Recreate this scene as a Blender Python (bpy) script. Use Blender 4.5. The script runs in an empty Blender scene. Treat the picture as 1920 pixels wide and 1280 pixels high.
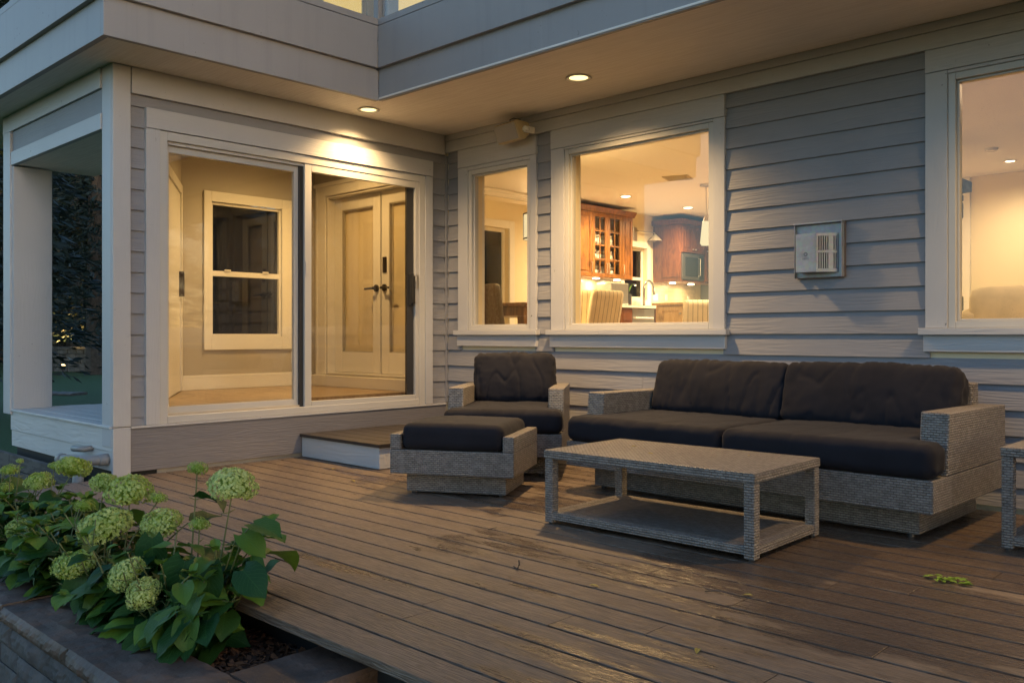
import bpy, bmesh, math, random
from mathutils import Vector, Matrix, noise
R = math.radians
sc = bpy.context.scene
col = sc.collection

# ------------------------------------------------------------------ camera, sky, sun, exposure
cam = bpy.data.cameras.new("camera"); camo = bpy.data.objects.new("camera", cam); col.objects.link(camo)
camo.location = (5.9104, -5.3387, 0.9441)
camo.rotation_euler = (R(90), 0, 0.7616)
cam.sensor_width = 36; cam.lens = 1644.58/1920*36
cam.shift_y = -11.97/1920
cam.clip_start = 0.05; cam.clip_end = 2000
sc.camera = camo
SUN_EL, SUN_AZ = R(9), R(100)          # azimuth clockwise from +Y: the glow comes along +X
w = bpy.data.worlds.new("World"); sc.world = w; w.use_nodes = True
nt = w.node_tree; bg = nt.nodes["Background"]
sky = nt.nodes.new("ShaderNodeTexSky"); sky.sky_type = 'NISHITA'; sky.sun_disc = False
sky.sun_elevation = SUN_EL; sky.sun_rotation = SUN_AZ; sky.ozone_density = 2.6; sky.dust_density = 0.9
nt.links.new(sky.outputs[0], bg.inputs[0]); bg.inputs[1].default_value = 0.172
sun = bpy.data.lights.new("sun", 'SUN'); suno = bpy.data.objects.new("sun", sun); col.objects.link(suno)
sun.energy = 0.12; sun.angle = R(12); sun.color = (1.0, .70, .62)
d = Vector((math.sin(SUN_AZ)*math.cos(SUN_EL), math.cos(SUN_AZ)*math.cos(SUN_EL), math.sin(SUN_EL)))
suno.rotation_euler = d.to_track_quat('Z', 'Y').to_euler()
sc.view_settings.view_transform = 'Standard'; sc.view_settings.look = 'None'
sc.view_settings.exposure = 1.35; sc.view_settings.gamma = 1
sc.render.engine = 'CYCLES'
sc.cycles.use_denoising = True
sc.cycles.max_bounces = 10; sc.cycles.transparent_max_bounces = 24
sc.cycles.caustics_reflective = False; sc.cycles.caustics_refractive = False
sc.cycles.sample_clamp_indirect = 4

# ------------------------------------------------------------------ mesh builder
class MB:
    def __init__(s,swap=False): s.swap=swap; s.v=[]; s.f=[]; s.uv=[]; s.mi=[]; s.c=[]; s.cur=0.5; s.M=None
    def vert(s, p):
        p = Vector(p)
        if s.M is not None: p = s.M @ p
        s.v.append(p); return len(s.v)-1
    def face(s, idx, uv=None, m=0):
        s.f.append(idx); s.uv.append(uv or [(0,0)]*len(idx)); s.mi.append(m); s.c.append(s.cur)
    def poly(s, pts, uv=None, m=0):
        s.face([s.vert(p) for p in pts], uv, m)
    def box(s, x0,x1,y0,y1,z0,z1, m=0, off=(0,0)):
        if x1<x0: x0,x1=x1,x0
        if y1<y0: y0,y1=y1,y0
        if z1<z0: z0,z1=z1,z0
        P=[(x0,y0,z0),(x1,y0,z0),(x1,y1,z0),(x0,y1,z0),(x0,y0,z1),(x1,y0,z1),(x1,y1,z1),(x0,y1,z1)]
        ids=[s.vert(p) for p in P]
        for q,ax in (((0,3,2,1),2),((4,5,6,7),2),((0,1,5,4),1),((2,3,7,6),1),((1,2,6,5),0),((3,0,4,7),0)):
            uv=[]
            for k in q:
                p=P[k]; a,b=((1,2),(0,2),(0,1))[ax]
                uv.append((p[a]+off[0],p[b]+off[1]) if not (s.swap and ax==2) else (p[b]+off[0],p[a]+off[1]))
            s.face([ids[k] for k in q],uv,m)
    def prism(s, pts, z0, z1, m=0):           # pts CCW in xy
        n=len(pts)
        a=[s.vert((x,y,z0)) for x,y in pts]; b=[s.vert((x,y,z1)) for x,y in pts]
        s.face(a[::-1],[(x,y) for x,y in pts][::-1],m); s.face(b,[(x,y) for x,y in pts],m)
        u=0
        for i in range(n):
            j=(i+1)%n; L=math.dist(pts[i],pts[j])
            s.face([a[i],a[j],b[j],b[i]],[(u,z0),(u+L,z0),(u+L,z1),(u,z1)],m); u+=L
    def prism_axis(s, pts, a0, a1, ax, m=0):  # pts in plane normal to ax
        def mk(p,a):
            return (a,p[0],p[1]) if ax==0 else ((p[0],a,p[1]) if ax==1 else (p[0],p[1],a))
        n=len(pts)
        A=[s.vert(mk(p,a0)) for p in pts]; B=[s.vert(mk(p,a1)) for p in pts]
        s.face(A[::-1],[tuple(p) for p in pts][::-1],m); s.face(B,[tuple(p) for p in pts],m)
        u=0
        for i in range(n):
            j=(i+1)%n; L=math.dist(pts[i],pts[j])
            s.face([A[i],A[j],B[j],B[i]],[(a0,u),(a0,u+L),(a1,u+L),(a1,u)],m); u+=L
    def tube(s, pts, r, n=8, m=0, cap=True):
        pts=[Vector(p) for p in pts]; rs=r if isinstance(r,(list,tuple)) else [r]*len(pts)
        rings=[]; L=0
        ref=Vector((0,0,1))
        for i,p in enumerate(pts):
            t=(pts[min(i+1,len(pts)-1)]-pts[max(i-1,0)]).normalized()
            up=ref if abs(t.dot(ref))<.95 else Vector((1,0,0))
            a=t.cross(up).normalized(); b=a.cross(t).normalized()
            rings.append([s.vert(p+rs[i]*(a*math.cos(2*math.pi*k/n)+b*math.sin(2*math.pi*k/n))) for k in range(n)])
        for i in range(len(rings)-1):
            L2=L+(pts[i+1]-pts[i]).length
            for k in range(n):
                j=(k+1)%n
                s.face([rings[i][k],rings[i][j],rings[i+1][j],rings[i+1][k]],[(k/n,L),((k+1)/n,L),((k+1)/n,L2),(k/n,L2)],m)
            L=L2
        if cap: s.face(rings[0][::-1],None,m); s.face(rings[-1],None,m)
    def lathe(s, prof, c=(0,0,0), n=24, m=0):
        c=Vector(c); rings=[]
        for r,z in prof: rings.append([s.vert(c+Vector((r*math.cos(2*math.pi*k/n),r*math.sin(2*math.pi*k/n),z))) for k in range(n)])
        for i in range(len(rings)-1):
            for k in range(n):
                j=(k+1)%n
                s.face([rings[i][k],rings[i][j],rings[i+1][j],rings[i+1][k]],[(k/n,prof[i][1]),((k+1)/n,prof[i][1]),((k+1)/n,prof[i+1][1]),(k/n,prof[i+1][1])],m)
    def grid(s, rows, m=0, uv=None):
        ids=[[s.vert(p) for p in r] for r in rows]; a=len(rows)-1; b=len(rows[0])-1
        for i in range(a):
            for j in range(b):
                s.face([ids[i][j],ids[i][j+1],ids[i+1][j+1],ids[i+1][j]],[(j/b,i/a),((j+1)/b,i/a),((j+1)/b,(i+1)/a),(j/b,(i+1)/a)],m)
    def build(s, name, mats, parent=None, smooth=False, bevel=0, fix=True):
        me=bpy.data.meshes.new(name)
        me.from_pydata([tuple(p) for p in s.v],[],s.f)
        ul=me.uv_layers.new(name="UVMap"); k=0
        fl=[]
        for uv in s.uv:
            for q in uv: fl.extend(q)
        ul.data.foreach_set("uv",fl)
        if not isinstance(mats,(list,tuple)): mats=[mats]
        for m in mats: me.materials.append(m)
        me.polygons.foreach_set("material_index",s.mi)
        at=me.attributes.new("rnd",'FLOAT','FACE'); at.data.foreach_set("value",s.c)
        if smooth: me.polygons.foreach_set("use_smooth",[True]*len(s.f))
        if fix:
            bm=bmesh.new(); bm.from_mesh(me); bmesh.ops.recalc_face_normals(bm,faces=bm.faces); bm.to_mesh(me); bm.free()
        me.update()
        o=bpy.data.objects.new(name,me); col.objects.link(o)
        if parent is not None: o.parent=parent
        if bevel:
            b=o.modifiers.new("edge",'BEVEL'); b.width=bevel; b.segments=2; b.limit_method='ANGLE'; b.angle_limit=R(50); b.harden_normals=False
        return o

def tag(o,label=None,cat=None,group=None,kind=None):
    if label: o['label']=label
    if cat: o['category']=cat
    if group: o['group']=group
    if kind: o['kind']=kind
    return o
def thing(name,label,cat,loc=(0,0,0),rz=0,group=None):
    o=bpy.data.objects.new(name,None); col.objects.link(o); o.empty_display_size=.1
    o.location=loc; o.rotation_euler=(0,0,rz); return tag(o,label,cat,group)
def copy_tree(o,parent=None):
    c=o.copy(); col.objects.link(c)
    if parent is not None: c.parent=parent
    for ch in list(o.children): copy_tree(ch,c)
    return c
def one(name,mats,fn,parent=None,**k):
    b=MB(); fn(b); return b.build(name,mats,parent,**k)

# ------------------------------------------------------------------ materials
class NT:
    def __init__(s,name):
        s.m=bpy.data.materials.new(name); s.m.use_nodes=True; s.t=s.m.node_tree; s.b=s.t.nodes["Principled BSDF"]; s.out=s.t.nodes["Material Output"]
    def n(s,ty,ins=None,**p):
        x=s.t.nodes.new("ShaderNode"+ty)
        for k,v in p.items(): setattr(x,k,v)
        if ins:
            for k,v in ins.items(): s.set(x.inputs[k],v)
        return x
    def set(s,sock,v):
        if hasattr(v,'is_output') or isinstance(v,bpy.types.NodeSocket): s.t.links.new(v,sock)
        else:
            if isinstance(v,(tuple,list)) and len(v)==3 and sock.type=='RGBA': v=(*v,1)
            sock.default_value=v
    def math(s,op,a,b=0.0,c=None,clamp=False):
        x=s.n("Math",operation=op,use_clamp=clamp); s.set(x.inputs[0],a); s.set(x.inputs[1],b)
        if c is not None: s.set(x.inputs[2],c)
        return x.outputs[0]
    def mix(s,f,a,b,mode='MIX'):
        x=s.n("Mix",data_type='RGBA',blend_type=mode); s.set(x.inputs[0],f); s.set(x.inputs[6],a); s.set(x.inputs[7],b); return x.outputs[2]
    def ramp(s,f,lo,hi,a=0.0,b=1.0):
        x=s.n("MapRange",interpolation_type='SMOOTHSTEP'); s.set(x.inputs[0],f)
        for i,v in ((1,lo),(2,hi),(3,a),(4,b)): s.set(x.inputs[i],v)
        return x.outputs[0]
    def coord(s,kind='Object',scale=(1,1,1),loc=(0,0,0)):
        tc=s.n("TexCoord"); mp=s.n("Mapping"); s.t.links.new(tc.outputs[kind],mp.inputs[0]); mp.inputs['Scale'].default_value=scale; mp.inputs['Location'].default_value=loc
        return mp.outputs[0]
    def noise(s,vec,scale,detail=3,rough=.5,dist=0.0):
        x=s.n("TexNoise"); s.set(x.inputs['Vector'],vec); x.inputs['Scale'].default_value=scale; x.inputs['Detail'].default_value=detail
        x.inputs['Roughness'].default_value=rough; x.inputs['Distortion'].default_value=dist; return x.outputs[0]
    def bump(s,h,strength=.3,dist=.01,normal=None):
        x=s.n("Bump"); s.set(x.inputs['Height'],h); s.set(x.inputs['Strength'],strength); x.inputs['Distance'].default_value=dist
        if normal is not None: s.set(x.inputs['Normal'],normal)
        return x.outputs[0]
    def fin(s,color=None,rough=None,normal=None,**k):
        if color is not None: s.set(s.b.inputs['Base Color'],color)
        if rough is not None: s.set(s.b.inputs['Roughness'],rough)
        if normal is not None: s.set(s.b.inputs['Normal'],normal)
        for a,v in k.items(): s.set(s.b.inputs[a.replace('_',' ')],v)
        return s.m
    def attr(s,name): return s.n("Attribute",attribute_name=name).outputs['Fac']

def m_plain(name,c,rough=.5,var=.06,bump=.05,scale=30,**k):
    t=NT(name); v=t.coord(); n=t.noise(v,scale,4); n2=t.noise(v,2.3,3)
    f=t.math('MULTIPLY_ADD',n2,var*2,1-var); 
    cc=t.mix(1.0,(*c,1),t.n("CombineColor",{0:f,1:f,2:f}).outputs[0],'MULTIPLY')
    return t.fin(cc,rough,t.bump(n,bump,.004),**k)
def m_grain(name,c,rough,sc_,freq=28,bump=.5,stain=.12,kind='Object',speck=0.0,streak=0.0,sgrain=0.0):
    t=NT(name); v=t.coord(kind,sc_); n=t.noise(v,1.0,2.5,.55)
    g=t.math('SINE',t.math('MULTIPLY',n,freq*math.pi))
    fine=t.noise(t.coord(kind,tuple(4*q for q in sc_)),1.0,3)
    mask=t.ramp(t.noise(t.coord('Object'),1.9,2),.35,.65,.25,1)
    h=t.math('ADD',t.math('MULTIPLY',g,mask),t.math('MULTIPLY',fine,.6))
    d=t.noise(t.coord('Object'),1.7,4,.6)
    f=t.math('MULTIPLY_ADD',d,2*stain,1-stain)
    cc=t.mix(1.0,(*c,1),t.n("CombineColor",{0:f,1:f,2:f}).outputs[0],'MULTIPLY')
    if sgrain:
        cc=t.mix(t.math('MULTIPLY',t.ramp(fine,.38,.66),sgrain),cc,(c[0]*.6,c[1]*.57,c[2]*.52,1)); cc=t.mix(t.ramp(n,.50,.62,0,sgrain*.7),cc,(c[0]*.75,c[1]*.72,c[2]*.68,1))
    if speck:
        sp=t.ramp(t.noise(t.coord('Object'),34,3,.6),.69,.74,0,speck); 
        area=t.ramp(t.noise(t.coord('Object'),2.6,2),.45,.6)
        cc=t.mix(t.math('MULTIPLY',sp,area),cc,(.03,.026,.022,1))
    if streak:
        st=t.ramp(t.noise(t.coord('Object',(14,14,.5)),1.0,4,.6),.5,.72,0,streak)
        cc=t.mix(st,cc,(c[0]*.55,c[1]*.57,c[2]*.6,1))
        st2=t.ramp(t.noise(t.coord('Object',(22,22,.7),(3,7,1)),1.0,3,.5),.66,.74,0,streak*.6)
        cc=t.mix(st2,cc,(c[0]*1.5,c[1]*1.5,c[2]*1.5,1))
    return t.fin(cc,rough,t.bump(h,bump,.0025))
WHITE=(.425,.425,.437)
M={}
M['siding']=m_grain('lap_siding_paint',(.232,.233,.252),.6,(.8,11,1),20,.26,.16,'UV')
M['trim_x']=m_grain('white_trim_paint',WHITE,.5,(1.2,16,16),16,.16,.08,'Object',.85)
M['trim_y']=m_grain('white_trim_paint_side',WHITE,.5,(16,1.2,16),16,.16,.08,'Object',.85)
M['trim_z']=m_grain('white_trim_paint_upright',WHITE,.5,(16,16,1.2),16,.16,.08,'Object',.85)
M['fascia']=m_grain('fascia_paint',(.305,.290,.285),.5,(3,3,3),6,.06,.10,'Object',.7,.16)
M['fascia_warm']=M['fascia']
M['skirt']=m_grain('skirt_board_paint',(.175,.168,.178),.55,(12,1.1,16),20,.3,.1,'Object',.2)
M['ledge']=m_grain('weathered_white_paint',(.50,.50,.49),.6,(1.2,8,8),14,.35,.12,'Object',.95)
M['soffit']=m_grain('soffit_paint',(.82,.77,.70),.6,(.9,22,4),8,.25,.08,sgrain=.20)
M['vinyl']=m_plain('white_vinyl',(.46,.45,.43),.3,.03,.02)
M['alu']=m_plain('dark_bronze',(.03,.03,.032),.35,.03,.02)
M['black']=m_plain('black_void',(.012,.012,.012),.7,.1,.05)
M['wall_tan']=m_plain('warm_grey_wall_paint',(.40,.355,.285),.6,.03,.05,90)
M['wall_cream']=m_plain('cream_wall_paint',(.72,.62,.42),.6,.03,.05,90)
M['ceil']=m_plain('white_ceiling_paint',(.72,.69,.64),.7,.02,.05,90)
M['int_trim']=m_plain('interior_white_trim',(.70,.66,.58),.35,.02,.02)
M['metal']=m_plain('brushed_steel',(.55,.53,.50),.3,.05,.02,60,Metallic=.9)
M['bronze']=m_plain('oil_rubbed_bronze',(.045,.035,.03),.35,.05,.03,60,Metallic=.6)
M['ceramic']=m_plain('white_ceramic',(.75,.72,.66),.25,.02,.02)
M['counter']=m_plain('pale_stone_counter',(.66,.62,.55),.25,.12,.02,20)
M['pvc']=m_plain('grey_pvc',(.22,.215,.21),.45,.15,.08)
def m_galv():
    t=NT('galvanised_steel'); v=t.n("TexVoronoi",{'Vector':t.coord(),'Scale':60.0}).outputs['Color']
    f=t.ramp(t.noise(t.coord(),5,4),.45,.72); c=t.mix(t.math('MULTIPLY',f,.35),(.34,.345,.36,1),(.20,.13,.09,1))
    c=t.mix(.06,c,v); return t.fin(c,.42,t.bump(t.noise(t.coord(),14,3),.35,.006),Metallic=.35)
M['galv']=m_galv()
M['rust']=m_plain('rusty_sealant',(.17,.125,.10),.8,.3,.3)
def m_glass(name,tint=(1,1,1),ior=1.5,rough=0.0,drops=0.0):
    t=NT(name); t.t.nodes.remove(t.b)
    tr=t.n("BsdfTransparent",{'Color':(*tint,1)}); gl=t.n("BsdfGlossy",{'Roughness':rough,'Color':(1,1,1,1)})
    ge=t.n("NewGeometry"); dt_=t.n("VectorMath",operation='DOT_PRODUCT'); t.t.links.new(ge.outputs['Incoming'],dt_.inputs[0]); t.t.links.new(ge.outputs['Normal'],dt_.inputs[1])
    f=t.math('SUBTRACT',1.0,t.math('ABSOLUTE',dt_.outputs['Value'])); f=t.math('MULTIPLY_ADD',t.math('POWER',f,5.0),.95,.045,clamp=True); mx=t.n("MixShader")
    t.set(mx.inputs[0],f); t.t.links.new(tr.outputs[0],mx.inputs[1]); t.t.links.new(gl.outputs[0],mx.inputs[2]); last=mx.outputs[0]
    if drops:
        v=t.n("TexVoronoi",{'Vector':t.coord('Object'),'Scale':75.0}).outputs['Distance']
        area=t.ramp(t.noise(t.coord('Object',(4,4,2)),1.0,3),.5,.68)
        zone=t.math('MULTIPLY',t.ramp(v,.10,.2,1,0),area)
        df=t.n("BsdfDiffuse",{'Color':(.55,.55,.55,1)}); m2=t.n("MixShader"); t.set(m2.inputs[0],t.math('MULTIPLY',zone,drops))
        t.t.links.new(last,m2.inputs[1]); t.t.links.new(df.outputs[0],m2.inputs[2]); last=m2.outputs[0]
    t.t.links.new(last,t.out.inputs[0]); return t.m
M['glass']=m_glass('window_glass',(.97,.97,.95))
M['glass_wet']=m_glass('rain_spotted_glass',(.97,.97,.95),drops=.22)
M['glass_screen']=m_glass('screened_glass',(.80,.78,.74))
M['glass_darkened']=m_glass('darkened_window_glass',(.09,.09,.095),drops=.3)  # dark tint puts the darkness outdoors into the glass colour
def m_emit(name,c,s):
    t=NT(name); t.t.nodes.remove(t.b); e=t.n("Emission",{'Color':(*c,1),'Strength':s}); t.t.links.new(e.outputs[0],t.out.inputs[0]); return t.m
WARM=(1.0,.63,.27)
M['bulb']=m_emit('lit_warm_lens',(1.0,.74,.30),1.0)
M['bulb_in']=m_emit('lit_interior_lens',(1.0,.86,.6),6)
M['shade_lit']=m_emit('lit_fabric_shade',(1.0,.78,.42),.42)
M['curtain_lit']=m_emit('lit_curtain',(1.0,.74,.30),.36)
def m_deck():
    t=NT('composite_deck_boards'); tc=t.n("TexCoord"); uv=tc.outputs['UV']; ob=tc.outputs['Object']
    def sc_(v,s):
        mp=t.n("Mapping"); t.set(mp.inputs[0],v); mp.inputs['Scale'].default_value=s; return mp.outputs[0]
    rnd=t.attr('rnd'); board=t.math('FRACT',rnd); wetb=t.math('GREATER_THAN',rnd,.999)
    n1=t.noise(sc_(uv,(1.3,22,1)),1.0,3,.6); g=t.math('SINE',t.math('MULTIPLY',n1,26*math.pi))
    n2=t.noise(sc_(uv,(9,190,1)),1.0,5,.7); n3=t.noise(sc_(ob,(3,3,3)),1.0,5,.7)
    patch=t.noise(sc_(uv,(1.7,8,1)),1.0,6,.68)
    # rain-wet zone: more under the eave's drip line and to the right
    sep=t.n("SeparateXYZ"); t.set(sep.inputs[0],ob)
    big=t.noise(sc_(ob,(.8,1.5,1)),1.0,5,.62)
    zone=t.math('ADD',t.ramp(sep.outputs[0],2.0,5.2,-.06,.07),t.ramp(sep.outputs[1],-3.2,-1.3,-.06,.04))
    wet=t.ramp(t.math('ADD',t.math('ADD',t.math('MULTIPLY',big,.6),t.math('MULTIPLY',patch,.5)),zone),.50,.58)
    wet=t.math('MAXIMUM',t.math('MULTIPLY',wet,.9),t.math('MULTIPLY',wetb,t.ramp(patch,.47,.56,0,.9)))
    c=t.mix(t.ramp(n2,.30,.68),(.080,.059,.043,1),(.245,.180,.126,1))
    c=t.mix(t.ramp(n3,.42,.70,0,.5),c,(.10,.073,.055,1)); c=t.mix(t.math('MULTIPLY',board,.45),c,(.19,.14,.105,1))
    c=t.mix(t.ramp(g,.2,1,0,.6),c,(.09,.062,.044,1))
    c=t.mix(t.math('MULTIPLY',wet,.66),c,(.058,.038,.026,1))
    sp=t.ramp(t.noise(ob,60,2),.72,.76,0,.5); c=t.mix(sp,c,(.25,.20,.15,1))
    r=t.math('ADD',t.ramp(wet,0,1,.44,.15),t.math('MULTIPLY',n2,.22))
    h=t.math('ADD',t.math('MULTIPLY',g,.5),n2)
    bs=t.ramp(wet,0,1,.75,.32)
    return t.fin(c,r,t.bump(h,bs,.0022),Specular_IOR_Level=.5)
M['deck']=m_deck()
def m_wicker(name,a,b,rw=11.5,bw=26):
    t=NT(name); tc=t.n("TexCoord"); wob=t.n('TexNoise'); wob.inputs['Scale'].default_value=55; t.set(wob.inputs['Vector'],tc.outputs['UV']); wv_=t.n('VectorMath',operation='MULTIPLY_ADD'); t.t.links.new(wob.outputs['Color'],wv_.inputs[0]); wv_.inputs[1].default_value=(.005,.003,0); t.t.links.new(tc.outputs['UV'],wv_.inputs[2]); br=t.n("TexBrick",{'Vector':wv_.outputs[0]},offset=.5)
    br.inputs['Scale'].default_value=1.0; br.inputs['Brick Width'].default_value=bw/1000; br.inputs['Row Height'].default_value=rw/1000
    br.inputs['Mortar Size'].default_value=.0032; br.inputs['Mortar Smooth'].default_value=1.0; br.inputs['Bias'].default_value=0
    br.inputs['Color1'].default_value=(*a,1); br.inputs['Color2'].default_value=(*b,1); br.inputs['Mortar'].default_value=(.066,.058,.051,1)
    # each strand arches over its neighbour
    mp=t.n("Mapping"); t.set(mp.inputs[0],tc.outputs['UV']); mp.inputs['Scale'].default_value=(1000/bw*math.pi,1000/rw*math.pi,1)
    sx=t.n("SeparateXYZ"); t.set(sx.inputs[0],mp.outputs[0])
    hv=t.math('ABSOLUTE',t.math('SINE',sx.outputs[1]))
    h=t.math('MULTIPLY_ADD',hv,.12,t.math('SUBTRACT',1.0,br.outputs['Fac']))
    big=t.noise(tc.outputs['Object'],3,3); c=t.mix(t.math('MULTIPLY',big,.3),br.outputs['Color'],(.16,.13,.11,1))
    fine=t.noise(tc.outputs['UV'],260,2); c=t.mix(t.math('MULTIPLY',t.ramp(t.noise(tc.outputs['UV'],28,2),.4,.7),.32),c,(.36,.33,.30,1))
    return t.fin(c,.42,t.bump(h,.8,.0065))
M['tread']=m_plain('damp_step_tread',(.034,.028,.024),.35,.25,.3,40)
M['wicker']=m_wicker('grey_resin_wicker',(.185,.168,.152),(.305,.278,.252))
M['wicker_shaded_open']=m_wicker('shaded_open_weave',(.15,.125,.105),(.21,.18,.155),14,20)  # open weave, its strands darkened to carry the shadow under the tabletop
M['wicker_in']=m_wicker('brown_rattan_weave',(.13,.065,.028),(.22,.115,.05),9,14)
def m_fabric(name,c,stripe=None,rough=.9):
    t=NT(name); uv=t.n("TexCoord").outputs['Object']; n=t.noise(uv,420,2); n2=t.noise(uv,5,4)
    f=t.math('MULTIPLY_ADD',n2,.6,.7); cc=t.mix(1.0,(*c,1),t.n("CombineColor",{0:f,1:f,2:f}).outputs[0],'MULTIPLY')
    sp=t.ramp(t.noise(uv,170,2,.6),.765,.79,0,.5); cc=t.mix(sp,cc,(c[0]*4+.02,c[1]*4+.02,c[2]*4+.02,1))
    if stripe:
        sx=t.n("SeparateXYZ"); t.set(sx.inputs[0],uv); s=t.math('FRACT',t.math('MULTIPLY',sx.outputs[0],stripe))
        cc=t.mix(t.math('LESS_THAN',s,.09),cc,(.16,.10,.05,1))
    return t.fin(cc,rough,t.bump(n,.25,.001),Sheen_Weight=.03,Sheen_Roughness=.4,Specular_IOR_Level=.22)
M['cushion']=m_fabric('charcoal_outdoor_fabric',(.0125,.0124,.0172))
M['striped']=m_fabric('striped_upholstery',(.86,.74,.54),17)
M['linen']=m_fabric('cream_linen',(.66,.55,.36))
def m_wood(name,a,b,rough=.35,kind='Object',sc_=(9,9,1.2)):
    t=NT(name); n=t.noise(t.coord(kind,sc_),1.0,4,.6,.6); g=t.math('SINE',t.math('MULTIPLY',n,38)); c=t.mix(t.ramp(g,-1,1),(*a,1),(*b,1))
    k=t.ramp(t.noise(t.coord(kind,(3,3,2)),2.0,3),.60,.72,0,.6); c=t.mix(k,c,(a[0]*.35,a[1]*.3,a[2]*.3,1))
    return t.fin(c,rough,t.bump(g,.1,.001))
M['cherry']=m_wood('knotty_alder_cabinet',(.165,.062,.014),(.265,.105,.025))
M['cherry_dark']=m_wood('stained_cherry_cabinet',(.105,.034,.014),(.155,.056,.021))
M['maple']=m_wood('light_maple',(.52,.34,.16),(.60,.42,.22))
M['oakfloor']=m_wood('oak_floorboards',(.30,.21,.13),(.42,.31,.20),.35,'Object',(1,14,1))
M['table_wood']=m_wood('dark_table_wood',(.16,.07,.025),(.26,.12,.04))
def m_stone(name,a,b,scale=5,bump=.8,rough=.85):
    t=NT(name); v=t.coord(); n=t.noise(v,scale,6,.62); n2=t.noise(v,scale*7,4,.6); r=t.attr('rnd')
    c=t.mix(t.ramp(n,.35,.68),(*a,1),(*b,1)); c=t.mix(t.math('MULTIPLY',r,.35),c,(a[0]*.5,a[1]*.5,a[2]*.52,1))
    c=t.mix(t.ramp(n2,.55,.75,0,.35),c,(a[0]*.45,a[1]*.45,a[2]*.45,1))
    return t.fin(c,rough,t.bump(t.math('ADD',n,t.math('MULTIPLY',n2,.35)),bump,.012))
M['stone']=m_stone('split_bluestone',(.05,.05,.054),(.115,.113,.116))
M['cap']=m_stone('brown_flagstone_cap',(.062,.043,.034),(.15,.102,.078),4,.9,.65)
M['gstone']=m_stone('garden_wall_stone',(.085,.085,.08),(.17,.16,.15),6)
M['timber']=m_wood('weathered_timber',(.05,.045,.042),(.09,.082,.075),.8,'Object',(1.2,9,9))
def m_leaf(name,a,b,trans=.25,vein=True):
    t=NT(name); r=t.attr('rnd'); c=t.mix(r,(*a,1),(*b,1)); uv=t.n("TexCoord").outputs['UV']
    h=None
    if vein:
        sx=t.n("SeparateXYZ"); t.set(sx.inputs[0],uv)
        au=t.math('ABSOLUTE',t.math('SUBTRACT',sx.outputs[0],.5))
        q=t.math('SUBTRACT',t.math('MULTIPLY',sx.outputs[1],8.0),t.math('MULTIPLY',au,7.0))
        s=t.math('ABSOLUTE',t.math('SUBTRACT',t.math('FRACT',q),.5))
        v=t.math('MAXIMUM',t.ramp(s,.0,.10,1,0),t.ramp(au,.008,.03,1,0)); c=t.mix(t.math('MULTIPLY',v,.30),c,(a[0]*2.5+.02,a[1]*2.1+.03,a[2]*2+.01,1))
        h=t.bump(t.math('ADD',t.math('MULTIPLY',v,-.5),t.noise(uv,14,3)),.35,.004)
    t.fin(c,.5,h,Specular_IOR_Level=.3)
    tl=t.n("BsdfTranslucent"); t.set(tl.inputs[0],c); mx=t.n("MixShader"); mx.inputs[0].default_value=trans
    t.t.links.new(t.b.outputs[0],mx.inputs[1]); t.t.links.new(tl.outputs[0],mx.inputs[2]); t.t.links.new(mx.outputs[0],t.out.inputs[0]); return t.m
M['leaf']=m_leaf('hydrangea_leaf',(.013,.060,.013),(.12,.235,.028))
M['bloom']=m_leaf('hydrangea_floret',(.27,.39,.05),(.60,.68,.27),.3,False)
M['stem']=m_plain('green_stem',(.13,.15,.05),.6)
M['needles']=m_leaf('spruce_needles',(.007,.014,.011),(.026,.040,.032),.1,False)
M['broad']=m_leaf('tree_leaves',(.012,.02,.007),(.05,.055,.012),.3,False)
M['bark']=m_stone('tree_bark',(.05,.04,.03),(.09,.07,.055),8)
def m_grass():
    t=NT('lawn_grass'); n=t.noise(t.coord(),1.2,4); n2=t.noise(t.coord(),90,3); c=t.mix(n2,(.010,.046,.010,1),(.027,.085,.018,1)); c=t.mix(t.math('MULTIPLY',n,.4),c,(.03,.08,.02,1))
    return t.fin(c,.9,t.bump(n2,.8,.03))
M['lawn']=m_grass()
def m_mulch(name,a,b):
    t=NT(name); r=t.attr('rnd'); c=t.mix(r,(*a,1),(*b,1)); return t.fin(c,.75,t.bump(t.noise(t.coord(),120,3),.4,.003))
M['mulch']=m_mulch('bark_mulch',(.028,.013,.007),(.24,.10,.042))

rng=random.Random(7)
# ------------------------------------------------------------------ ground and deck
GZ=-.45
g=MB(); g.poly([(-300,-300,GZ),(300,-300,GZ),(300,300,GZ),(-300,300,GZ)]); tag(g.build('lawn',M['lawn']),kind='structure')
def deck():
    b=MB(); pitch=.1455; y1=-.03; k=0
    rows=[]; y=-3.62
    rows.append((-3.762,-3.632)); rows.append((-3.6205,-3.4865))
    y=-3.4785
    while y<-.16: rows.append((y,y+pitch-.0130)); y+=pitch
    joints={0:[6.9],1:[],2:[3.63,6.2],3:[2.6,3.56,6.0],4:[4.02,4.76],5:[1.2,4.302],6:[3.2,6.0],7:[2.4,4.9],8:[1.6,4.35],9:[3.9],10:[2.9,5.2],11:[4.5],12:[1.9,4.75],13:[3.4],14:[2.6,5.4]}
    wets={(1,0),(2,1)}
    for i,(ya,yb) in enumerate(rows):
        xs=[0.005]+joints.get(i,[rng.uniform(2,3.5),rng.uniform(4.8,5.5)])+[9.3]
        for j in range(len(xs)-1):
            b.cur=rng.random()*.95
            if (i,j) in ((4,1),(3,1)): b.cur=1.0
            b.box(xs[j]+.001,xs[j+1]-.0015,ya,yb,-.03,0,0,(rng.uniform(0,40),rng.uniform(0,40)))
    return b.build('deck',M['deck'],bevel=.0014)
tag(deck(),kind='structure')
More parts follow.
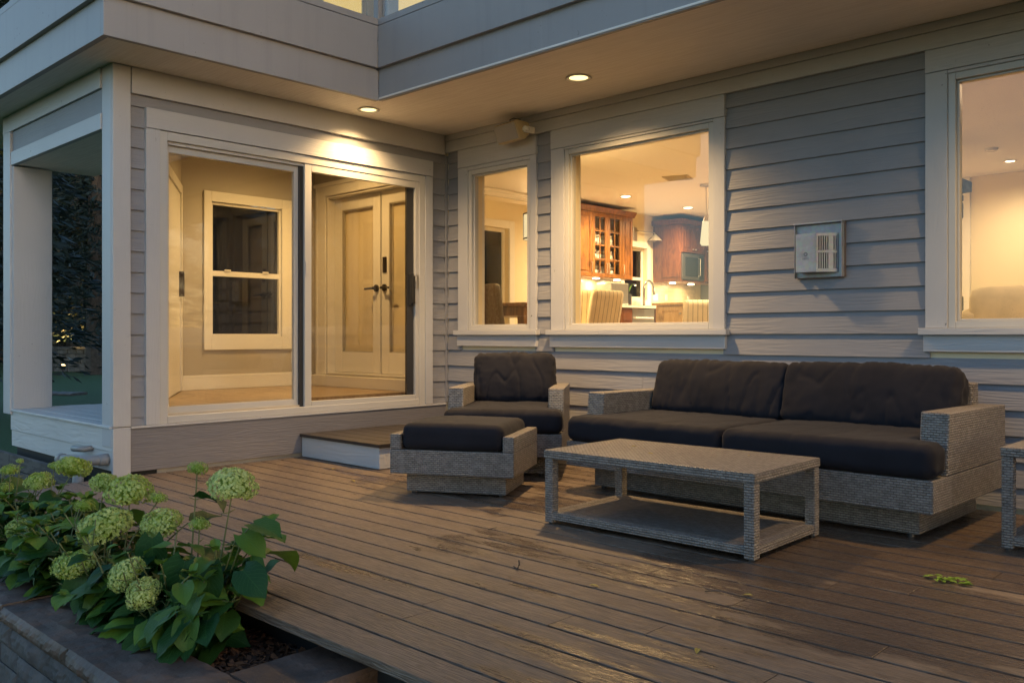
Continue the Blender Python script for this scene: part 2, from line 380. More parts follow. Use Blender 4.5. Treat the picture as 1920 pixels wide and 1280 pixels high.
f=MB(); f.box(.005,9.3,-3.63,-3.61,-.44,-.031); f.box(.0,9.3,-3.58,-.02,-.12,-.085); tag(f.build('deck_void_backing',M['black']),kind='structure')  # black sheets stand in for the shade below and between the boards

# ------------------------------------------------------------------ house
house=thing('house','grey lap sided house with white trim, balcony parapet and lit windows behind the deck','house')
H=house
def wall_holes(b,ax,c0,c1,u0,u1,z0,z1,holes,m=0):
    us=sorted({u0,u1,*[h[0] for h in holes],*[h[1] for h in holes]}); us=[u for u in us if u0<=u<=u1]
    for a,e in zip(us,us[1:]):
        zs=[(z0,z1)]
        for h in holes:
            if h[0]<=a+1e-6 and h[1]>=e-1e-6:
                nz=[]
                for p,q in zs:
                    if h[2]>p: nz.append((p,min(q,h[2])))
                    if h[3]<q: nz.append((max(p,h[3]),q))
                zs=[z for z in nz if z[1]-z[0]>1e-5]
        for p,q in zs:
            if ax==1: b.box(a,e,c0,c1,p,q,m)
            else: b.box(c0,c1,a,e,p,q,m)
FZ=.52; CZ=3.04; XW=-3.0; XE=9.2; YB=9.2
WN=(.30,1.045,.985,2.39); WL=(1.42,2.74,.985,2.40); WR=(4.27,6.4,.985,2.41)   # openings in wall A
UP=6.2
# wall A body and wall B body
b=MB(); wall_holes(b,1,.012,.16,-2.0,XE,GZ,3.3,[WN,WL,WR,(-1.50,-.16,.58,2.36)]); b.build('long_wall',M['wall_cream'],H)
b=MB(); wall_holes(b,0,-.15,-.012,-2.66,0.0115,GZ,2.9,[(-2.60,-.28,.40,2.29)]); b.build('sliding_door_wall',M['wall_tan'],H)
# lap siding: row bottoms and spans
LZ=.8132-.1395*6; EX=.1395
def sub(spans,a,c):
    o=[]
    for p,q in spans:
        if c<=p or a>=q: o.append((p,q)); continue
        if a>p: o.append((p,a))
        if c<q: o.append((c,q))
    return o
def lap(b,ax,u0,u1,z0,z1,k,zmaxb):
    tb,tt=.019,.003; f=(zmaxb)/EX; tt=tb-(tb-tt)*f
    if u1-u0<.004: return
    du=rng.uniform(0,50); dv=rng.uniform(0,50)
    def P(u,d,z): return (u,.012-d,z) if ax==1 else (-.012+d,u,z)
    uv=lambda u,z:(u+du,z-z0+dv)
    b.poly([P(u0,tb,z0),P(u1,tb,z0),P(u1,tt,z1),P(u0,tt,z1)],[uv(u0,z0),uv(u1,z0),uv(u1,z1),uv(u0,z1)])
    b.poly([P(u0,0,z0),P(u1,0,z0),P(u1,tb,z0),P(u0,tb,z0)])
    b.poly([P(u0,0,z0),P(u0,tb,z0),P(u0,tt,z1),P(u0,0,z1)]); b.poly([P(u1,0,z0),P(u1,tb,z0),P(u1,tt,z1),P(u1,0,z1)])
b=MB()
for k in range(0,19):
    z0=LZ+k*EX; z1=z0+EX
    if z0<-.05: continue
    z0=max(z0,.004)
    if z0>2.585: break
    z1=min(z1,2.60)
    sp=[(.022,XE-.1)]
    for wx in ((.20,1.09),(1.29,2.82),(4.16,6.6)):
        if z1>.93: sp=sub(sp,*wx)
    cuts=[2.15,5.3,3.05,1.8]
    for p,q in sp:
        c=cuts[k%4]
        if p+.3<c<q-.3 and z1<.9: lap(b,1,p,c-.001,z0,z1,k,z1-z0); lap(b,1,c+.001,q,z0,z1,k,z1-z0)
        else: lap(b,1,p,q,z0,z1,k,z1-z0)
b.build('siding',M['siding'],H,fix=True)
b=MB()
for k in range(0,19):
    z0=LZ+k*EX-.004; z1=min(z0+EX,2.60)
    if z1<=.36 or z0>2.58: continue
    z0=max(z0,.335); sp=[(-2.85,-.018)]
    if z0<2.475 : sp=sub(sp,-2.745,-.192) if z1<2.486+.02 else sp
    for p,q in sp: lap(b,0,p,q,z0,z1,k,z1-z0)
b.build('siding',M['siding'],H)
# trim on wall A : frieze boards
b=MB(); b.box(.0,XE,-.030,.012,2.585,2.682); b.box(.0,XE,-.040,.012,2.684,2.738); b.build('frieze_board',M['trim_x'],H,bevel=.002)
b=MB(); b.box(-.012,.030,-2.85,-.045,2.562,2.738); b.build('frieze_board',M['trim_y'],H,bevel=.002)
b=MB(); b.box(-.004,.018,-.018,.004,.34,2.56); b.build('inside_corner_strip',M['siding'],H)
b=MB(); b.box(-.012,.016,-2.855,-.02,.028,.318); b.build('skirt_board',M['skirt'],H,bevel=.002)
b=MB(); b.box(-.012,.03,-2.855,-.02,.319,.333); b.build('drip_ledge',M['trim_y'],H,bevel=.002)
# windows in wall A
def window_A(x0,x1,glassx0,glassx1,zt,capz,right_open=False,label=None):
    # x0,x1 outer trim; opening = glass +/- frame
    fr=MB(); t=.105
    z_s=.985
    f=.020
    ox0,ox1,oz0,oz1=glassx0-.04,glassx1+.04,z_s,zt+.04
    for a,c,p,q in ((ox0,glassx0,oz0,oz1),(glassx1,ox1,oz0,oz1),(glassx0,glassx1,oz0,1.022),(glassx0,glassx1,zt,oz1)):
        fr.box(a,c,-.012,.07,p,q)
    # stepped inner bead
    for a,c,p,q in ((glassx0,glassx0+.014,1.022,zt),(glassx1-.014,glassx1,1.022,zt),(glassx0+.014,glassx1-.014,1.022,1.036),(glassx0+.014,glassx1-.014,zt-.014,zt)):
        fr.box(a,c,.012,.06,p,q)
    win=fr.build('window',M['vinyl'],H,bevel=.003)
    if label: win['label']=label
    b=MB(); b.box(glassx0+.015,glassx1-.015,.034,.040,1.037,zt-.015); b.build('pane',M['glass_wet'],win)
    for ta,tc in ((x0,ox0-.001),(ox1+.001,x1)): b=MB(); b.box(ta,tc,-.022,.012,.985,capz); b.build('side_trim',M['trim_z'],win,bevel=.002)
    b=MB(); b.box(x0,x1,-.026,.012,capz+.003,2.583); b.box(ox0,ox1,-.022,.012,oz1+.001,capz); b.build('head_trim',M['trim_x'],win,bevel=.002)
    b=MB(); b.box(x0-.03,x1+.03,-.055,.012,.945,.984); b.box(x0-.01,x1+.005,-.026,.012,.848,.944); b.build('sill',M['trim_x'],win,bevel=.003)
    # interior casing and reveal
    b=MB()
    for a,c,p,q in ((ox0-.02,ox0-.002,oz0,oz1),(ox1+.002,ox1+.02,oz0,oz1)): b.box(a,c,.071,.19,p,q)
    b.box(ox0-.02,ox1+.02,.071,.21,oz0-.02,oz0-.002); b.box(ox0-.02,ox1+.02,.071,.19,oz1+.002,oz1+.02)
    b.box(ox0-.10,ox0-.021,.162,.18,oz0-.1,oz1+.1); b.box(ox1+.021,ox1+.10,.162,.18,oz0-.1,oz1+.1); b.build('inner_casing',M['int_trim'],win)
    return win
window_A(.176,1.109,.341,1.003,2.348,2.42)
window_A(1.271,2.838,1.45,2.708,2.372,2.43)
window_A(4.14,6.62,4.301,6.45,2.39,2.45)
# sliding door on wall B
fr=MB()
for a,c,p,q in ((-2.655,-2.60,.333,2.345),(-.335,-.27,.333,2.345),(-2.60,-.335,2.285,2.345),(-2.60,-.335,.335,.385)): fr.box(-.09,.018,a,c,p,q)
for a,c,p,q in ((-2.60,-2.585,.385,2.285),(-2.60,-.335,2.262,2.284)): fr.box(-.055,-.004,a,c,p,q)
door=fr.build('sliding_door',M['vinyl'],H,bevel=.003)
for ta,tc in ((-2.753,-2.657),(-.268,-.186)): b=MB(); b.box(-.012,.026,ta,tc,.335,2.346); b.build('side_trim',M['trim_z'],door,bevel=.002)
b=MB(); b.box(-.012,.032,-2.753,-.186,2.349,2.484); b.build('head_trim',M['trim_y'],door,bevel=.002)
b=MB()
for a,c,p,q in ((-2.584,-2.567,.386,2.261),(-1.564,-1.50,.386,2.261),(-2.567,-1.564,2.215,2.261),(-2.567,-1.564,.386,.445)): b.box(-.07,-.035,a,c,p,q)
pf=b.build('fixed_panel',M['vinyl'],door,bevel=.002)
b=MB(); b.box(-.055,-.050,-2.567,-1.564,.445,2.215); b.build('pane',M['glass_wet'],pf)
b=MB(); b.box(-.034,-.010,-1.53,-1.499,.386,2.261); b.build('interlock_strip',M['alu'],door)
b=MB()
for a,c,p,q in ((-1.498,-1.436,.336,2.284),(-.375,-.336,.336,2.284),(-1.436,-.375,2.226,2.284),(-1.436,-.375,.336,.425)): b.box(-.03,.012,a,c,p,q)
ps=b.build('sliding_panel',M['vinyl'],door,bevel=.003)
b=MB(); b.box(-.036,-.012,-.452,-.376,.426,2.225); b.build('reveal_shade_strip',M['alu'],ps)  # dark strip stands in for the shaded reveal beside the pane
b=MB(); b.box(-.018,-.012,-1.436,-.453,.426,2.225); b.build('pane',M['glass_screen'],ps)
b=MB(); b.box(.013,.035,-.425,-.395,1.22,1.46); b.box(-.011,.012,-.43,-.39,1.2,1.48); b.build('handle',M['black'],ps,bevel=.004)
b=MB(); b.box(.0125,.02,-.372,-.345,1.35,1.47); b.build('latch_plate',M['metal'],ps,bevel=.002)
b=MB(); b.box(.0125,.018,-1.492,-1.472,1.42,1.52); b.build('finger_pull',M['vinyl'],ps,bevel=.002)
# corner post, porch
b=MB(); b.box(-.149,.0,-2.976,-2.855,.20,2.74); b.box(.001,.026,-2.974,-2.856,.335,2.739); b.build('corner_post',M['trim_z'],H,bevel=.004)
b=MB(); b.box(.001,.028,-2.974,-2.857,.0,.328); b.build('post_base_board',M['trim_z'],H,bevel=.003)
b=MB(); b.box(-2.12,-1.943,-2.976,-2.68,.32,2.32); b.box(-2.15,-1.98,-2.99,-2.93,.30,2.60); b.build('porch_pier',M['trim_z'],H,bevel=.004)
b=MB(); b.box(-2.10,-.150,-2.985,-2.945,2.325,2.434); b.build('porch_beam',M['trim_x'],H,bevel=.003)
b=MB(); b.box(-2.08,-.150,-2.97,-2.93,2.436,2.60); b.build('porch_panel',M['siding'],H)
b=MB(); b.box(-2.16,-.150,-2.99,-2.93,2.60,2.738); b.build('frieze_board',M['trim_x'],H,bevel=.002)
b=MB(); b.prism([(-2.03,-2.944),(-.15,-2.944),(-.005,-2.67),(-.55,-2.36),(-1.6,-2.3),(-2.03,-2.3)],2.33,2.345); b.build('porch_ceiling',M['soffit'],H)
b=MB(); b.box(-2.03,-.001,-2.970,-2.94,.17,.322); b.box(-2.03,-.001,-2.962,-2.94,.04,.168); b.build('porch_ledge_front',M['ledge'],H,bevel=.004)
b=MB(); yy=-2.985
while yy<-2.33:
    b.cur=rng.random(); x1=-.004 if yy<-2.75 else -.02-(yy+.125+2.66)/.595; b.box(-2.03,x1,yy,yy+.125,.323,.342+rng.uniform(-.002,.002)); yy+=.129
b.build('porch_ledge_top',M['ledge'],H,bevel=.004)
b=MB(); b.box(-2.0,-.02,-2.93,-2.3,-.45,.31); b.build('porch_foundation',M['black'],H)
# slanted vestibule wall (exterior grey, interior tan) and vestibule shell
def seg(b,p,q,t,z0,z1,m=0):
    p=Vector(p); q=Vector(q); n=Vector((-(q-p).y,(q-p).x)).normalized()*t
    b.prism([tuple(p),tuple(q),tuple(q+n),tuple(p+n)],z0,z1,m)
b=MB(); seg(b,(-1.75,-1.651),(-.152,-2.62),-.10,GZ,2.75); b.build('slanted_wall',M['wall_tan'],H)
b=MB(); wall_holes(b,0,-1.86,-1.75,-1.66,-.012,GZ,2.75,[(-1.385,-.605,.91,2.205)]); b.build('vestibule_wall',M['wall_tan'],H)
b=MB(); b.prism([(-1.75,-1.65),(-.151,-2.62),(-.151,.011),(-1.75,.011)],.30,.44); b.build('vestibule_floor',M['oakfloor'],H)
b=MB(); b.prism([(-1.9,-1.75),(-.011,-2.8),(-.011,.011),(-1.9,.011)],2.752,2.85); b.build('vestibule_ceiling',M['ceil'],H)
# vestibule: skirting, window, entry doors
b=MB(); b.box(-1.749,-1.735,-1.65,-.346,.441,.55); b.box(-1.749,-1.74,-1.65,-.27,.551,.575); b.build('skirting',M['int_trim'],H,bevel=.003)
b=MB(); b.box(-1.734,-.155,-.345,-.2355,.441,.545); b.build('entry_step',M['int_trim'],H,bevel=.004)
b=MB()
for a,c,p,q in ((-1.441,-1.368,.806,2.281),(-.624,-.497,.806,2.281),(-1.368,-.624,2.186,2.281),(-1.368,-.624,.806,.93)): b.box(-1.748,-1.728,a,c,p,q)
for a,c,p,q in ((-1.37,-1.345,.93,2.186),(-.647,-.622,.93,2.186),(-1.345,-.647,1.495,1.545),(-1.345,-.647,.93,.955),(-1.345,-.647,2.16,2.186)): b.box(-1.80,-1.752,a,c,p,q)
for y in (-1.2,-.8): b.box(-1.752,-1.735,y-.03,y+.03,1.545,1.56)
wv=b.build('sash_window',M['int_trim'],H,bevel=.003)
b=MB(); b.box(-1.79,-1.785,-1.345,-.647,.955,1.495); b.box(-1.785,-1.78,-1.345,-.647,1.545,2.16); b.build('pane',M['glass_darkened'],wv)
b=MB(); b.box(-1.749,-1.742,-.512,-.452,.66,.78); o=b.build('wall_outlet',M['ceramic'],H,bevel=.002)
# casing on the slanted wall
b=MB(); dv=Vector((1.598,-.969)).normalized(); nv=Vector((.969,1.598)).normalized()
p0=Vector((-1.75,-1.651))
def strip(b,s0,s1,z0,z1,t=.02): 
    a=p0+dv*s0+nv*.002; c=p0+dv*s1+nv*.002; b.prism([tuple(a),tuple(c),tuple(c+nv*t),tuple(a+nv*t)],z0,z1)
strip(b,.10,.19,.45,2.28); strip(b,.191,1.2,2.20,2.28); b.build('side_door_casing',M['int_trim'],H)
b=MB(); strip(b,.195,1.2,.45,2.19,.008); sd=b.build('side_door',M['int_trim'],H)
b=MB(); strip(b,.26,.30,1.28,1.50,.05); b.build('handle',M['bronze'],sd)
# entry double door at the head of the vestibule (seen through the slider)
b=MB(); wall_holes(b,1,-.235,-.08,-1.749,-.152,.441,2.751,[(-1.53,-.20,.56,2.33)]); b.build('entry_wall',M['wall_tan'],H)
b=MB(); b.box(-1.70,-1.535,-.256,-.236,.546,2.455); b.box(-1.534,-.155,-.256,-.236,2.335,2.455); b.box(-1.72,-.155,-.268,-.2565,2.43,2.47); b.box(-1.69,-1.655,-.263,-.2565,.546,2.43); b.build('entry_casing',M['int_trim'],H,bevel=.004)
b=MB(); b.box(-1.529,-1.514,-.235,-.081,.561,2.329); b.box(-1.513,-.201,-.235,-.081,2.316,2.329); b.box(-1.513,-.201,-.235,-.09,.561,.572); b.build('door_jamb',M['int_trim'],H)
def leaf_door(x0,x1,lv,shade):
    b=MB(); za,zb=.576,2.312; ga,gb=.776,2.19
    for a,c,p,q in ((x0,x0+.115,za,zb),(x1-.115,x1,za,zb),(x0+.115,x1-.115,gb,zb),(x0+.115,x1-.115,za,ga)): b.box(a,c,-.15,-.106,p,q)
    o=b.build('entry_door',M['int_trim'],H,bevel=.003)
    b=MB()
    for a,c,p,q in ((x0+.1155,x0+.125,ga,gb),(x1-.125,x1-.1155,ga,gb),(x0+.125,x1-.125,gb-.009,gb-.0005),(x0+.125,x1-.125,ga+.0005,ga+.009)): b.box(a,c,-.143,-.125,p,q)
    b.build('glazing_gasket',M['wall_tan'],o)
    b=MB(); b.box(x0+.126,x1-.126,-.135,-.130,ga+.01,gb-.01); b.build('pane',M['glass'],o)
    if shade: b=MB(); b.box(x0+.12,x1-.12,-.1045,-.10,ga-.02,gb+.02); b.build('added_backing',M['pane_backing'],o)  # pale panel added behind the pane so it looks filled with light
    b=MB(); hx=x1-.055 if lv<0 else x0+.055
    b.tube([(hx,-.151,1.392),(hx,-.200,1.392),(hx+lv*.12,-.203,1.387)],[.014,.013,.010],8); b.tube([(hx,-.1505,1.392),(hx,-.166,1.392)],.034,16); b.build('handle',M['bronze'],o)
    return o
M['pane_backing']=m_plain('pale_backing_panel',(.80,.66,.43),.8,.05,.1,60)
d1=leaf_door(-1.512,-.772,-1,True); d2=leaf_door(-.756,-.215,1,True)
b=MB(); b.box(-.7715,-.7565,-.128,-.112,.575,2.313); b.build('gap_shade_strip',M['black'],H)  # black strip stands in for the shade between the two leaves
b=MB(); b.box(-.728,-.672,-.162,-.1505,1.535,1.685); b.build('lock_plate',M['bronze'],d2,bevel=.014)

# soffit, fascias, balcony
b=MB(); b.prism([(-3.5,-3.20),(.51,-3.20),(.51,-1.20),(XE,-1.20),(XE,-.0405),(.031,-.0405),(.031,-2.854),(.031,-2.976),(-.0,-2.99),(-3.5,-2.99)],2.739,2.752); b.build('soffit',M['soffit'],H)
b=MB(); b.box(-3.5,.0,-2.989,-2.2,2.741,2.751); b.build('soffit_inner',M['soffit'],H)
def fascia(name,y_off,z0,z1,mat):
    o=y_off
    b=MB(); b.box(.552+o,XE,-1.194-o,-1.16,z0,z1); b.build(name,mat,H,bevel=.003)
    b=MB(); b.box(.512,.552+o,-3.240-o,-1.1945-o,z0,z1); b.build(name,mat,H,bevel=.003)
    b=MB(); b.box(-3.6,.5115,-3.240-o,-3.20,z0,z1); b.build(name,mat,H,bevel=.003)
fascia('lower_fascia',0,2.730,2.985,M['fascia'])
fascia('upper_fascia',.034,2.968,3.285,M['fascia'])
# balcony floor and back-up so that no light leaks
b=MB(); b.prism([(-3.5,-3.19),(.505,-3.19),(.505,-1.15),(XE,-1.15),(XE,1.2),(-3.5,1.2)],3.05,3.20); b.build('balcony_floor',M['soffit'],H)
rail=MB()
zr=3.29
rail.box(.56,XE,-1.225,-1.165,zr,zr+.05); rail.box(.525,.585,-3.27,-1.226,zr,zr+.05); rail.box(-3.6,.524,-3.27,-3.21,zr,zr+.05)
rail.box(.56,XE,-1.22,-1.17,4.2,4.25); rail.box(.53,.58,-3.265,-1.221,4.2,4.25); rail.box(-3.6,.529,-3.265,-3.215,4.2,4.25)
rl=rail.build('balcony_railing',M['fascia'],H,bevel=.003)
def posts(pts):
    for x,y in pts:
        b=MB(); b.box(x-.028,x+.028,y-.028,y+.028,zr+.051,4.199); b.build('post',M['fascia'],rl,bevel=.003)
posts([(.555,-1.195),(.555,-2.3),(.555,-3.24),(2.0,-1.195),(3.5,-1.195),(5.0,-1.195),(6.5,-1.195),(-1.03,-3.24),(-2.6,-3.24)])
b=MB()
b.box(.60,1.95,-1.198,-1.190,zr+.06,4.19); b.box(2.05,3.45,-1.198,-1.190,zr+.06,4.19); b.box(3.55,4.95,-1.198,-1.190,zr+.06,4.19); b.box(5.05,6.45,-1.198,-1.190,zr+.06,4.19)
b.box(.551,.559,-2.25,-1.24,zr+.06,4.19); b.box(.551,.559,-3.2,-2.35,zr+.06,4.19); b.box(-.98,.5,-3.244,-3.236,zr+.06,4.19); b.build('glass_panel',M['glass'],rl)
# upper storey
b=MB(); b.box(XW,-.9,-1.9,1.05,3.201,UP); b.box(-.899,XE,.9,1.05,3.201,UP); b.build('upper_wall',M['siding'],H)
b=MB(); b.box(XW-.4,XE+.3,-2.3,YB+.3,UP+.001,UP+.25); b.build('roof',M['fascia'],H)
b=MB(); b.box(XE-.15,XE,.161,YB,GZ,UP); b.box(XW-.15,XW-.001,1.051,YB,CZ+.201,UP); b.box(XW-.15,XE,YB,YB+.15,GZ,UP); b.build('outer_wall',M['siding'],H)
def up_window(y0,y1,z0,z1):
    b=MB()
    for a,c,p,q in ((y0-.09,y0,z0-.09,z1+.09),(y1,y1+.09,z0-.09,z1+.09),(y0,y1,z0-.09,z0),(y0,y1,z1,z1+.09)): b.box(-.899,-.86,a,c,p,q)
    b.box(-.899,-.868,y0,y0+.05,z0,z1); b.box(-.899,-.868,y1-.05,y1,z0,z1)
    o=b.build('upper_window',M['vinyl'],H,bevel=.003)
    b=MB(); b.grid([[(-.885+.008*math.sin(j*1.9),y0+.05+(y1-y0-.10)*j/40,z) for j in range(41)] for z in (z0+.001,z1-.001)]); b.build('curtain',M['curtain_lit'],o)
    b=MB(); b.box(-.872,-.868,y0+.05,y1-.05,z0,z1); b.build('pane',M['glass'],o)
up_window(-.78,-.24,3.42,5.2); up_window(.10,.75,4.0,5.2)

# interior of the main floor
b=MB(); b.box(XW,XE-.151,.161,YB,.36,FZ); b.build('floor',M['oakfloor'],H)
b=MB(); b.box(XW,XE-.151,.161,YB,CZ,CZ+.12); b.build('ceiling',M['ceil'],H)
DWIN=(3.35,3.93,.95,2.50); KWIN=(6.75,7.42,1.56,2.46)
b=MB(); wall_holes(b,0,XW-.15,XW,.161,YB,GZ,CZ-.001,[DWIN,KWIN]); b.build('kitchen_wall',M['wall_cream'],H)
b=MB(); b.box(2.28,XE-.16,7.3,7.45,FZ,CZ-.001); b.build('living_room_wall',M['wall_cream'],H)
b=MB(); b.box(2.12,2.279,7.26,7.46,FZ,CZ-.001); b.build('wall_casing',M['int_trim'],H,bevel=.004)
b=MB(); b.box(XW+.001,XW+.05,.17,5.0,CZ-.10,CZ-.002); b.box(XW+.001,XW+.09,.17,5.0,CZ-.045,CZ-.003); b.build('crown_moulding',M['int_trim'],H,bevel=.004)
def dark_window(y0,y1,z0,z1):
    b=MB()
    for a,c,p,q in ((y0-.11,y0,z0-.1,z1+.11),(y1,y1+.11,z0-.1,z1+.11),(y0,y1,z1,z1+.11),(y0,y1,z0-.1,z0)): b.box(XW+.001,XW+.025,a,c,p,q)
    for a,c,p,q in ((y0+.001,y0+.05,z0,z1),(y1-.05,y1-.001,z0,z1),(y0+.05,y1-.05,z0+.001,z0+.05),(y0+.05,y1-.05,z1-.05,z1-.001)): b.box(XW-.12,XW-.07,a,c,p,q)
    o=b.build('window',M['int_trim'],H,bevel=.003)
    b=MB(); b.box(XW-.1,XW-.095,y0+.05,y1-.05,z0+.05,z1-.05); b.build('pane',M['glass_darkened'],o); return o
dark_window(*DWIN)
kw=dark_window(*KWIN); b=MB(); b.box(XW-.115,XW-.075,KWIN[0]+.05,KWIN[1]-.05,1.90,1.95); b.build('sash_rail',M['int_trim'],kw)
# tiled backsplash
def tiles():
    t=NT('cream_subway_tile'); tc=t.n("TexCoord"); br=t.n("TexBrick",{'Vector':tc.outputs['UV']}); br.inputs['Scale'].default_value=1; br.inputs['Brick Width'].default_value=.15; br.inputs['Row Height'].default_value=.075
    br.inputs['Mortar Size'].default_value=.003; br.inputs['Color1'].default_value=(.66,.56,.38,1); br.inputs['Color2'].default_value=(.60,.50,.34,1); br.inputs['Mortar'].default_value=(.42,.36,.26,1)
    return t.fin(br.outputs['Color'],.3)
M['tile']=tiles()
b=MB(); b.box(XW+.001,XW+.012,4.6,6.63,1.452,1.94); b.box(XW+.001,XW+.012,7.54,9.0,1.452,1.94); b.build('backsplash',M['tile'],H)

# ------------------------------------------------------------------ lamps
def downlight(name,loc,label,cat='ceiling light',group=None,power=60,r=.062,spot=True,size=R(138),mat='bulb',blend=1.0,color=WARM):
    o=thing(name,label,cat,loc,0,group)
    b=MB(); b.lathe([(r,-.002),(r+.022,-.002),(r+.026,-.008),(r+.020,-.012),(r,-.006),(r,-.002)],(0,0,0),32); b.build('trim_ring',M['ceramic'],o,smooth=True)
    b=MB(); b.lathe([(0.0001,-.0045),(r*.6,-.0055),(r,-.003)],(0,0,0),32); b.build('lens',M[mat],o,smooth=True)
    L=bpy.data.lights.new(name+'_lamp','SPOT'); L.energy=power; L.color=color; L.spot_size=size; L.spot_blend=blend; L.shadow_soft_size=.055
    l=bpy.data.objects.new(name+'_lamp',L); col.objects.link(l); l.parent=o; l.location=(0,0,-.03)
    return o
downlight('recessed_light',(.266,-1.074,2.739),'lit recessed light in the soffit beside the sliding door','ceiling light','recessed lights in the soffit',66,.062)
downlight('recessed_light',(2.027,-.593,2.739),'lit recessed light in the soffit above the large window','ceiling light','recessed lights in the soffit',165,.066)
downlight('recessed_light',(5.35,-.60,2.739),'lit recessed light in the soffit above the right window','ceiling light','recessed lights in the soffit',95,.066)
IC=(1.0,.74,.40)
kl=[((-2.0,5.45,CZ),'lit kitchen downlight near the glass fronted cabinet'),((-1.95,7.1,CZ),'lit kitchen downlight beside the small pendant lamp'),((-.2,7.0,CZ),None),((.9,4.3,CZ),None)]
for p,lb in kl: downlight('kitchen_downlight',p,lb or 'kitchen downlight deeper in the lit room','ceiling light','kitchen downlights',215,.07,size=R(165),mat='bulb_in',color=IC)
downlight('living_room_downlight',(2.96,6.45,CZ),'small bright spotlight on the living room ceiling','ceiling light',None,75,.05,size=R(165),mat='bulb_in',color=(1,.72,.42))
downlight('living_room_downlight',(4.9,2.6,CZ),'living room downlight behind the right window','ceiling light',None,95,.06,size=R(165),mat='bulb_in',color=(1,.68,.42))
downlight('vestibule_added_light',(-.75,-.95,2.751),'unseen lamp added in the vestibule behind the sliding door','ceiling light',None,70,.06,size=R(165),mat='bulb_in',color=(1,.64,.25))  # added lamp, out of view, to light the room behind the glass
o=thing('ceiling_vent','flat square vent grille on the kitchen ceiling','vent',(-.56,4.64,CZ),R(20)); b=MB(); b.box(-.17,.17,-.17,.17,-.012,-.002); b.build('frame',m_plain('vent_paint',(.42,.36,.26),.6),o,bevel=.003); b=MB()
for k in range(7): b.box(-.14,.14,-.135+k*.042,-.115+k*.042,-.018,-.0125)
b.build('slats',M['wall_tan'],o)
o=thing('smoke_detector','round white smoke detector on the living room ceiling','smoke detector',(3.01,5.51,CZ)); b=MB(); b.lathe([(0.001,-.035),(.05,-.035),(.065,-.02),(.068,0)],n=24); b.build('cover',M['ceramic'],o,smooth=True); b=MB(); b.box(-.02,.02,-.068,-.06,-.03,-.02); b.build('vent_slot',M['metal'],o)
# dining drum pendant
o=thing('drum_pendant','lit cylindrical drum pendant over the dining table','pendant lamp',(-.42,1.75,0))
b=MB(); b.lathe([(.19,1.98),(.19,2.25)],n=32); b.build('shade',M['shade_lit'],o,smooth=True)
b=MB(); b.lathe([(.188,1.975),(.193,1.975),(.193,1.99),(.188,1.99)],n=32); b.lathe([(.188,2.24),(.193,2.24),(.193,2.255),(.188,2.255)],n=32); 
for k in range(6): a=k*math.pi/3; b.tube([(.192*math.cos(a),.192*math.sin(a),1.98),(.192*math.cos(a),.192*math.sin(a),2.25)],.003,6)
b.build('wire_frame',M['bronze'],o); b=MB(); b.tube([(0,0,2.25),(0,0,CZ-.02)],.006,8); b.lathe([(0.001,CZ-.03),(.06,CZ-.03),(.06,CZ-.002)],n=20); b.build('stem',M['metal'],o)
L=bpy.data.lights.new('drum_lamp','POINT'); L.energy=34; L.color=(1,.66,.26); L.shadow_soft_size=.08; l=bpy.data.objects.new('drum_lamp',L); col.objects.link(l); l.parent=o; l.location=(0,0,2.30)
L=bpy.data.lights.new('drum_lamp_low','POINT'); L.energy=22; L.color=(1,.66,.26); L.shadow_soft_size=.08; l=bpy.data.objects.new('drum_lamp_low',L); col.objects.link(l); l.parent=o; l.location=(0,0,1.9)
# kitchen pendant
o=thing('pendant_lamp','small white glass pendant lamp on a thin chain','pendant lamp',(-.55,5.35,0))
b=MB(); b.lathe([(.055,2.52),(.085,2.22),(.088,2.215)],n=24); b.lathe([(.0001,2.19),(.07,2.19),(.075,2.215)],n=24); b.build('shade',M['shade_lit'],o,smooth=True)
b=MB(); b.tube([(0,0,2.52),(0,0,CZ-.02)],.008,8); b.lathe([(.001,CZ-.035),(.09,CZ-.03),(.09,CZ-.002)],n=20); b.lathe([(.012,2.60),(.03,2.58),(.05,2.52)],n=16); b.build('stem',M['metal'],o)

# ------------------------------------------------------------------ kitchen
def cab_door(b,y0,y1,z0,z1,x,glass=False):   # a door facing +X
    s=.06
    for a,c,p,q in ((y0,y0+s,z0,z1),(y1-s,y1,z0,z1),(y0+s,y1-s,z0,z0+s),(y0+s,y1-s,z1-s,z1)): b.box(x,x+.022,a,c,p,q)
    if glass:
        m=(y0+y1)/2; b.box(x+.004,x+.018,m-.009,m+.009,z0+s,z1-s)
        for k in (1,2,3): zz=z0+s+(z1-z0-2*s)*k/4; b.box(x+.004,x+.018,y0+s,y1-s,zz-.009,zz+.009)
    else:
        b.box(x,x+.010,y0+s,y1-s,z0+s,z1-s); b.box(x+.010,x+.018,y0+s+.03,y1-s-.03,z0+s+.03,z1-s-.03)
c1=thing('wall_cabinet','honey brown wall cabinet with two glass doors showing white dishes','kitchen cabinet',(0,0,0))
b=MB(); x0,x1,y0,y1,z0,z1=XW+.013,-2.69,4.85,6.56,1.86,2.88
b.box(x0,x1,y0,y0+.02,z0,z1); b.box(x0,x1,y1-.02,y1,z0,z1); b.box(x0,x0+.012,y0+.02,y1-.02,z0,z1); b.box(x0+.012,x1,y0+.02,y1-.02,z0,z0+.02); b.box(x0+.012,x1,y0+.02,y1-.02,z1-.02,z1)
for zz in (2.12,2.37,2.62): b.box(x0+.012,x1-.02,y0+.02,y1-.02,zz,zz+.015)
b.build('carcass',M['cherry'],c1)
b=MB(); b.prism_axis([(x0,2.881),(x1+.02,2.881),(x1+.07,2.95),(x1+.07,2.97),(x0,2.97)],y0-.05,y1+.05,1); b.build('cornice',M['cherry'],c1,bevel=.003)
xs=[5.10,5.50,5.88,6.26,6.55]
